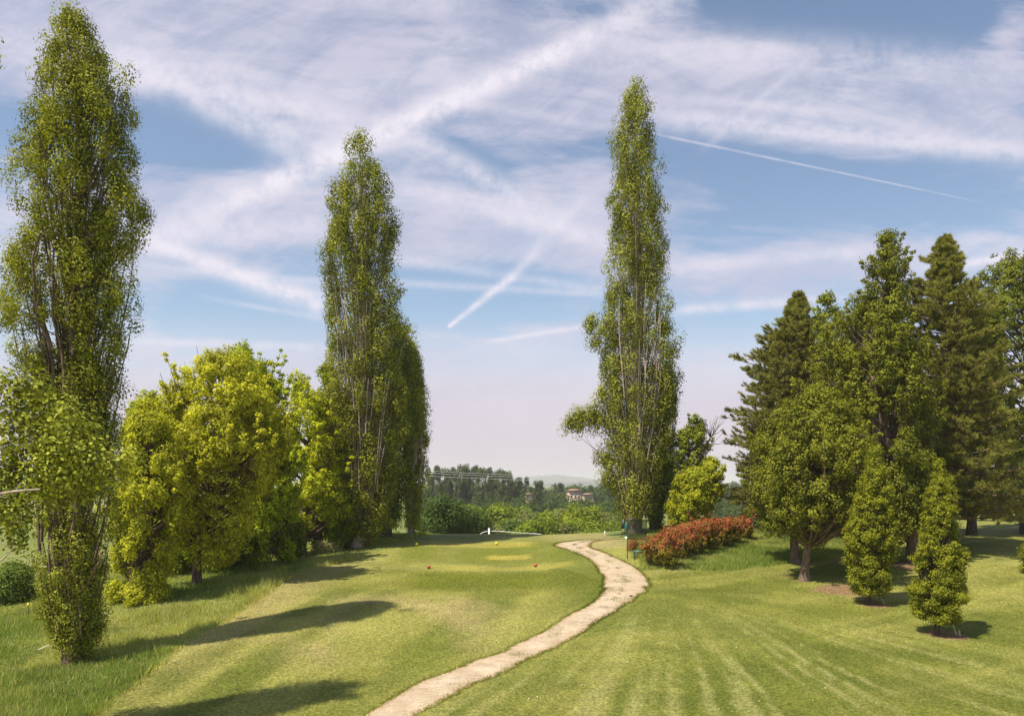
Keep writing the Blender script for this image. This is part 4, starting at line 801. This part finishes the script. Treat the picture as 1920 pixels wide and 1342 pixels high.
# ------------------------------------------------------------------ far houses, wires, hills
PINK = plain_mat('pink_render', (.46, .33, .26), .85); ROOF = plain_mat('tile_roof', (.30, .18, .13), .85); WIN = plain_mat('window_glass', (.16, .13, .11), .2); CRM = plain_mat('cream_render', (.66, .58, .48), .85)
def house(px, ytop, ybot, D, wid, wall, label, rz=0.2):
    x_ = (px - CX) / F_PX * D; zt = EYE - (ytop - HY) / F_PX * D; zg = h1(x_, D) - .5; rt = empty('country_house', (x_, D, zg), label, 'house')
    dep = wid * .8; hw = zt - zg - wid * .16
    V, Fq = box((x_, D, zg + hw / 2), (wid, dep, hw), rz); mesh_obj('wall', V, Fq, wall, rt)
    e = .4; zz = zg + hw + .003; a, b = wid / 2 + e, dep / 2 + e
    R_ = np.array([(-a,-b,zz),(a,-b,zz),(a,b,zz),(-a,b,zz),(-a*.45,0,zz+wid*.16),(a*.45,0,zz+wid*.16)]); cs, sn = math.cos(rz), math.sin(rz)
    R_ = np.c_[R_[:,0]*cs-R_[:,1]*sn + x_, R_[:,0]*sn+R_[:,1]*cs + D, R_[:,2]]; me_f = [np.array([(0,1,5,4),(2,3,4,5)]), np.array([(1,2,5),(3,0,4)])]
    r_ = mesh_obj('roof', R_, me_f + [np.array([(3,2,1,0)])], ROOF, rt)
    for i in (-.3, 0, .3):
        for zf in (.62, .85):
            lx, ly = i * wid, -dep / 2 - .02; c_ = (lx*cs-ly*sn + x_, lx*sn+ly*cs + D, zg + hw * zf); V, Fq = box(c_, (wid * .11, .06, hw * .1), rz); mesh_obj('window', V, Fq, WIN, rt)
house(1076, 916, 940, 300, 4.6, PINK, 'pink house showing between trees on the far wooded slope')
house(1102, 924, 935, 330, 4, PINK, 'second pink house, right of and behind the first far house')
house(991, 924, 932, 300, 2.4, PINK, 'narrow terracotta building left of the pink house in the far wood')
house(20, 974, 990, 190, 8.5, PINK, 'terracotta farmhouse beyond the left field under hanging leaves')
WIRE = plain_mat('wire_metal', (.75, .72, .7), .4, .3)
for k, (ya, yb, sag) in enumerate([(866, 897, 1.6), (871, 899.5, 1.6), (877, 903, 1.7)]):
    A_ = at(560, ya, 285); B_ = at(1330, yb, 330); t_ = np.linspace(0, 1, 24)[:, None]; q = A_ * (1 - t_) + B_ * t_; q[:, 2] -= (4 * sag * t_ * (1 - t_))[:, 0]
    V, Fq = tubes(q[None], np.full((1, 24), .055), 5); tag(mesh_obj('power_cable', V, Fq, WIRE, origin=q[0]), ['topmost', 'middle', 'lowest'][k] + ' overhead cable crossing in front of the distant poplars', 'cable', 'overhead cables')
m, N, o = mat('hill_woods'); g = N.n('ShaderNodeNewGeometry'); f = N.noise(g.outputs['Position'], .012, 5, .7); c = N.mix(N.ss(f, .4, .6), (.04, .055, .04), (.09, .11, .08)); p = N.n('ShaderNodeBsdfPrincipled'); p.inputs['Roughness'].default_value = 1; N.l(c, p.inputs['Base Color']); N.l(p.outputs[0], o.inputs[0]); HILL = m
def hill(name, D, dep, prof, label):
    xs_ = np.linspace(prof[0][0], prof[-1][0], 120); tp = np.interp(xs_, [a for a, b in prof], [b for a, b in prof]) + .8 * (fbm(xs_, xs_ * 0, 25, 5) - .5)
    X = (xs_ - CX) / F_PX * D; Zt = EYE - (tp - HY) / F_PX * D; vs = np.linspace(-1, 1, 15); V = []
    for v in vs:
        base_ = -8; V.append(np.c_[X * (1 + v * dep / D), np.full_like(X, D + v * dep), base_ + (Zt - base_) * (1 - v * v) ** 1.3 + 0 * X])
    V = np.concatenate(V); k = 120; ii = (np.arange(14)[:, None] * k + np.arange(k - 1)[None]).ravel()
    tag(mesh_obj(name, V, np.stack([ii, ii + 1, ii + 1 + k, ii + k], -1), HILL, smooth=True), label, kind='structure')
hill('hills', 4200, 900, [(300,915),(700,908),(950,906),(1060,905),(1100,902.5),(1140,901),(1200,903),(1300,905),(1600,906),(2300,912)], 'low blue-grey wooded ridge on the horizon')
hill('far_hills', 6800, 900, [(0,915),(800,905),(930,900),(985,894),(1020,891.5),(1042,889),(1062,891.5),(1085,894),(1120,899),(1200,906),(1800,915)], 'pale far hill with a town on top')
SL = -1
for i, (px, yt, w_) in enumerate([(996,891,16),(1010,889.5,14),(1022,888.5,12),(1032,888,12),(1040,886,8),(1048,887.5,14),(1058,888.5,14),(1070,890.5,14)]):
    D = 6700; x_ = (px - CX) / F_PX * D; zt = EYE - (yt - HY) / F_PX * D; V, Fq = box((x_, D, zt - 14), (w_, 12, 24)); rt = empty('town_house', (x_, D, zt - 26), 'pale hilltop building of the far hazy town', 'building', 'buildings of the hilltop town')
    mesh_obj('wall', V, Fq, CRM, rt); V = np.array([(x_-w_/2-1,D-7,zt-2),(x_+w_/2+1,D-7,zt-2),(x_+w_/2+1,D+7,zt-2),(x_-w_/2-1,D+7,zt-2),(x_-w_/2-1,D,zt+2.5),(x_+w_/2+1,D,zt+2.5)])
    mesh_obj('roof', V, [np.array([(0,1,5,4),(2,3,4,5),(3,2,1,0)]), np.array([(0,4,3),(1,2,5)])], ROOF, rt)

# ------------------------------------------------------------------ haze
HZ = 0.00018
m, N, o = mat('haze_air'); v = N.n('ShaderNodeVolumePrincipled'); v.inputs['Color'].default_value = (.92, .90, .97, 1); v.inputs['Density'].default_value = HZ; v.inputs['Anisotropy'].default_value = .1
N.l(v.outputs[0], o.inputs['Volume'])
V, Fq = box((0, 5800, 13), (18600, 13000, 130)); V[:, 2] = np.where(V[:, 2] < 0, -22, 80); hz = mesh_obj('haze', V, Fq, m); tag(hz, 'thin pale haze over the far valley', 'haze', kind='stuff')

# ------------------------------------------------------------------ sky : Nishita with cirrus and vapour trails
w = bpy.data.worlds.new('World'); sc.world = w; w.use_nodes = True; nt = w.node_tree
for x_ in list(nt.nodes): nt.nodes.remove(x_)
N = NT(nt); o = N.n('ShaderNodeOutputWorld'); bg = N.n('ShaderNodeBackground'); N.l(bg.outputs[0], o.inputs[0]); bg.inputs[1].default_value = .088
sky = N.n('ShaderNodeTexSky', sky_type='NISHITA'); sky.sun_disc = False; sky.sun_elevation = SUN_EL; sky.sun_rotation = math.atan2(-SH[0], -SH[1]); sky.air_density = 1.0; sky.dust_density = .6; sky.ozone_density = 2.2
tc = N.n('ShaderNodeTexCoord'); sx = N.n('ShaderNodeSeparateXYZ'); N.l(tc.outputs['Generated'], sx.inputs[0]); X, Y, Z = sx.outputs
ay = N.m('MAXIMUM', N.m('ABSOLUTE', Y), .08); S = N.m('DIVIDE', X, ay); Tt = N.m('DIVIDE', Z, ay)     # gnomonic coordinates about world +Y
den = N.m('ADD', N.m('MAXIMUM', Z, 0), .13); U = N.m('DIVIDE', X, den); Vv = N.m('DIVIDE', Y, den)
def comb(a, b, c=0.0):
    nd = N.n('ShaderNodeCombineXYZ')
    for i, q in enumerate((a, b, c)):
        if isinstance(q, (int, float)): nd.inputs[i].default_value = q
        else: N.l(q, nd.inputs[i])
    return nd.outputs[0]
def rot(a, b, ang, s1, s2): return comb(N.m('MULTIPLY', N.m('ADD', N.m('MULTIPLY', a, math.cos(ang)), N.m('MULTIPLY', b, math.sin(ang))), s1), N.m('MULTIPLY', N.m('SUBTRACT', N.m('MULTIPLY', b, math.cos(ang)), N.m('MULTIPLY', a, math.sin(ang))), s2))
wn = N.noise(comb(S, Tt), 3.0, 4, .6); wn2 = N.noise(comb(Tt, S, 3.), 11.0, 4, .65); fine = N.noise(comb(S, Tt, 7.), 30, 4, .7)
n1 = N.noise(rot(S, Tt, -.25, 1.6, 5.5), 1.3, 7, .62, .4); n2 = N.noise(rot(S, Tt, .45, 1.5, 6.0), 1.6, 7, .6, .3); n3 = N.noise(rot(S, Tt, -.1, 2.2, 14), 2.0, 6, .65, .3)
base_c = N.m('ADD', N.m('MULTIPLY', n1, .5), N.m('ADD', N.m('MULTIPLY', n2, .32), N.m('MULTIPLY', n3, .34)))
def px2(p): return ((p[0] - CX) / F_PX, (HY - p[1]) / F_PX)
def blob(cx, cy, rx, ry, amp, ang=0):
    a, b = px2((cx, cy)); rx /= F_PX; ry /= F_PX; ds = N.m('SUBTRACT', S, a); dt = N.m('SUBTRACT', Tt, b)
    u_ = N.m('ADD', N.m('MULTIPLY', ds, math.cos(ang) / rx), N.m('MULTIPLY', dt, math.sin(ang) / rx)); v_ = N.m('SUBTRACT', N.m('MULTIPLY', dt, math.cos(ang) / ry), N.m('MULTIPLY', ds, math.sin(ang) / ry))
    r2 = N.m('ADD', N.m('MULTIPLY', u_, u_), N.m('MULTIPLY', v_, v_)); return N.m('MULTIPLY', N.m('POWER', 2.718, N.m('MULTIPLY', r2, -1.)), amp)
acc = N.m('SUBTRACT', base_c, .575)
for b_ in [(500,80,620,130,.22,-.1),(0,110,200,80,.15,0),(430,240,160,40,-.24,-.5),(350,262,190,50,-.32,-.1),(60,235,260,50,-.22,0),(640,400,470,75,.24,0),(1040,430,260,60,.18,-.15),(900,320,120,32,-.32,-.55),(870,530,330,32,-.18,-.08),(700,590,420,40,-.16,0),(340,590,170,50,-.22,0),
           (820,250,160,60,.05,0),(1230,120,260,70,.16,0),(1560,30,230,55,-.42,-.05),(1740,20,170,50,-.3,0),(1560,190,420,70,.15,-.15),(1480,330,330,50,-.22,-.15),(1800,380,190,55,-.12,0),(1820,250,160,22,.28,-.12),(1500,500,320,60,.24,.1),(1120,350,90,120,.05,0),(1380,610,220,50,-.06,0),
           (560,700,700,60,.17,0),(950,740,900,110,.12,0),(1060,630,90,18,.25,0),(280,600,70,40,.2,.4),(1890,60,60,70,.25,0),(1080,120,260,40,.0,0),(1330,430,200,50,-.12,0),(120,420,300,120,.12,0)]:
    if b_[4]: acc = N.m('ADD', acc, blob(*b_))
n4 = N.noise(rot(S, Tt, .02, 3.0, 13), 1.7, 6, .66, .9); acc = N.m('ADD', acc, N.m('MULTIPLY', N.m('SUBTRACT', n4, .5), .40)); cov = N.ss(acc, -.10, .17, .0, .68)
def trail(p0, p1, wid, amp, warp=0.0, seed=0, fade=(0.06, .06), sharp=.0, w2=None, teeth=0):
    a = px2(p0); b = px2(p1); L_ = math.hypot(b[0] - a[0], b[1] - a[1]); dx, dy = (b[0] - a[0]) / L_, (b[1] - a[1]) / L_; wd = wid / F_PX
    ds = N.m('SUBTRACT', S, a[0]); dt = N.m('SUBTRACT', Tt, a[1])
    al = N.m('ADD', N.m('MULTIPLY', ds, dx / L_), N.m('MULTIPLY', dt, dy / L_)); pe = N.m('SUBTRACT', N.m('MULTIPLY', dt, dx), N.m('MULTIPLY', ds, dy))
    if warp: pe = N.m('ADD', pe, N.m('MULTIPLY', N.m('SUBTRACT', wn if seed % 2 == 0 else wn2, .5), warp / F_PX))
    if w2 is not None: wdv = N.m('ADD', N.m('MULTIPLY', al, (w2 - wid) / F_PX), wd)
    else: wdv = wd
    q = N.m('DIVIDE', pe, wdv); q = N.m('POWER', 2.718, N.m('MULTIPLY', N.m('MULTIPLY', q, q), -1.))
    if fade[0] > 0: q = N.m('MULTIPLY', q, N.ss(al, -fade[0], fade[0]))
    if fade[1] > 0: q = N.m('MULTIPLY', q, N.ss(al, 1 - fade[1], 1 + fade[1], 1, 0))
    if teeth:
        wv = N.m('SINE', N.m('MULTIPLY', al, teeth)); q = N.m('MULTIPLY', q, N.m('ADD', .75, N.m('MULTIPLY', wv, .25)))
    q = N.m('MULTIPLY', q, N.ss(fine, .3, .62, .5, 1.05)); return N.m('MULTIPLY', q, amp)
TR = [((0,470),(330,440),30,.35,14,1,(.2,.2)),((560,0),(900,-10),40,.3,20,0,(.2,.2)),((430,190),(640,300),14,.4,12,1,(.2,.2)),((1240,180),(1700,230),10,.35,6,0,(.2,.2)),((1270,500),(1640,470),14,.45,14,1,(.2,.2)),((240,640),(600,650),8,.4,6,0,(.1,.1)),((240,150),(620,215),16,.4,16,0,(.2,.2)),((780,180),(1150,240),12,.3,12,1,(.2,.2)),((330,430),(1170,40),30,.95,14,0,(.3,.12),0,26),((1150,45),(1290,-30),40,.5,20,1),((230,110),(560,285),26,.55,22,1,(.2,.1)),((60,60),(720,260),45,.45,40,0,(.2,.2)),((280,455),(610,572),14,.85,12,1,(.15,.05),0,24),
      ((840,612),(965,515),4,.85,6,1,(.02,.05),0,9),((965,515),(1095,365),9,.42,8,1,(.05,.1),0,16),((1235,253),(1800,371),2.6,.42,2,0,(.05,.2),0,1.2),((270,498),(620,530),7,.32,8,1,(.1,.1),0,8),((620,522),(1130,552),9,.34,8,1,(.1,.05),0,6),
      ((1270,582),(1560,560),10,.6,6,0,(.1,.3)),((1760,500),(1960,474),9,.8,5,1,(.3,.1)),((740,240),(1020,400),24,.6,20,0,(.2,.2)),((1180,215),(1960,292),26,.6,14,0,(.2,.1),0,22),((1160,80),(1960,140),40,.4,26,0,(.2,.2)),((1330,270),(1500,120),8,.25,8,1,(.2,.4)),
      ((400,560),(620,600),5,.3,5,0,(.3,.2)),((920,640),(1120,608),5,.55,5,1,(.1,.2)),((0,302),(60,304),3,.4,1,0,(.1,.1)),((270,440),(640,425),26,.5,14,1,(.2,.2)),((740,340),(1180,470),20,.5,22,1,(.2,.2)),((740,485),(1140,545),10,.35,5,0,(.1,.1))]
inv = N.m('SUBTRACT', 1, N.m('MULTIPLY', cov, 0))
for t_ in TR:
    q = trail(*t_); inv = N.m('MULTIPLY', inv, N.m('SUBTRACT', 1, q))
front = N.ss(Y, .0, .25); tmask = N.m('MULTIPLY', N.m('SUBTRACT', 1, inv), front); n5 = N.noise(rot(S, Tt, .5, 4, 10), 1.5, 6, .7, .9); n6 = N.noise(rot(S, Tt, -.16, 3.5, 13), 1.5, 6, .7, .8)
cov2 = N.m('MULTIPLY', cov, N.ss(N.m('ADD', n5, n6), .74, 1.22, .62, 1.2))
hzn = N.ss(Tt, .10, .225, .95, 0); cov2 = N.m('MAXIMUM', cov2, N.m('MULTIPLY', hzn, 1.0))
cov2 = N.m('ADD', N.m('MULTIPLY', cov2, front), N.m('MULTIPLY', .12, N.m('SUBTRACT', 1, front)), clamp=True)
shade = N.ss(N.noise(rot(S, Tt, .2, 3, 9), 1.0, 5, .6), .3, .7); ccol = N.mix(shade, (5.3, 5.05, 6.3), (6.7, 6.4, 7.3)); ccol = N.mix(N.ss(Tt, 0, .22, .9, 0), ccol, (6.0, 5.35, 5.9))
skc = N.mix(1., sky.outputs[0], (1.45, 1.34, 1.24), 'MULTIPLY')
N.l(N.mix(tmask, N.mix(cov2, skc, ccol), (7.6, 7.15, 7.9)), bg.inputs[0])

# ------------------------------------------------------------------ sun, camera, view
sl = bpy.data.lights.new('sun', 'SUN'); sl.energy = 5.0; sl.angle = math.radians(.6); sl.color = (1., .91, .74)
so = bpy.data.objects.new('sun', sl); COL.objects.link(so); ce = math.cos(SUN_EL)
so.rotation_euler = Vector((SH[0] * ce, SH[1] * ce, -math.sin(SUN_EL))).to_track_quat('-Z', 'Y').to_euler(); so.location = (-30, -20, 60)
cam = bpy.data.cameras.new('camera'); co = bpy.data.objects.new('camera', cam); COL.objects.link(co)
co.location = (0, 0, EYE); co.rotation_euler = (math.pi / 2, 0, 0); cam.sensor_width = 36; cam.lens = F_PX / 1920 * 36; cam.shift_y = (HY - 671) / 1920; cam.clip_start = .3; cam.clip_end = 40000
sc.camera = co
sc.view_settings.view_transform = 'Standard'; sc.view_settings.look = 'None'; sc.view_settings.gamma = 1; sc.view_settings.exposure = 0.44
sc.render.engine = 'CYCLES'; cy = sc.cycles; cy.max_bounces = 6; cy.diffuse_bounces = 3; cy.transmission_bounces = 4; cy.glossy_bounces = 2; cy.volume_bounces = 1; cy.use_denoising = True; cy.denoiser = 'OPENIMAGEDENOISE'; cy.denoising_input_passes = 'RGB_ALBEDO_NORMAL'; cy.denoising_prefilter = 'ACCURATE'; cy.volume_step_rate = 1
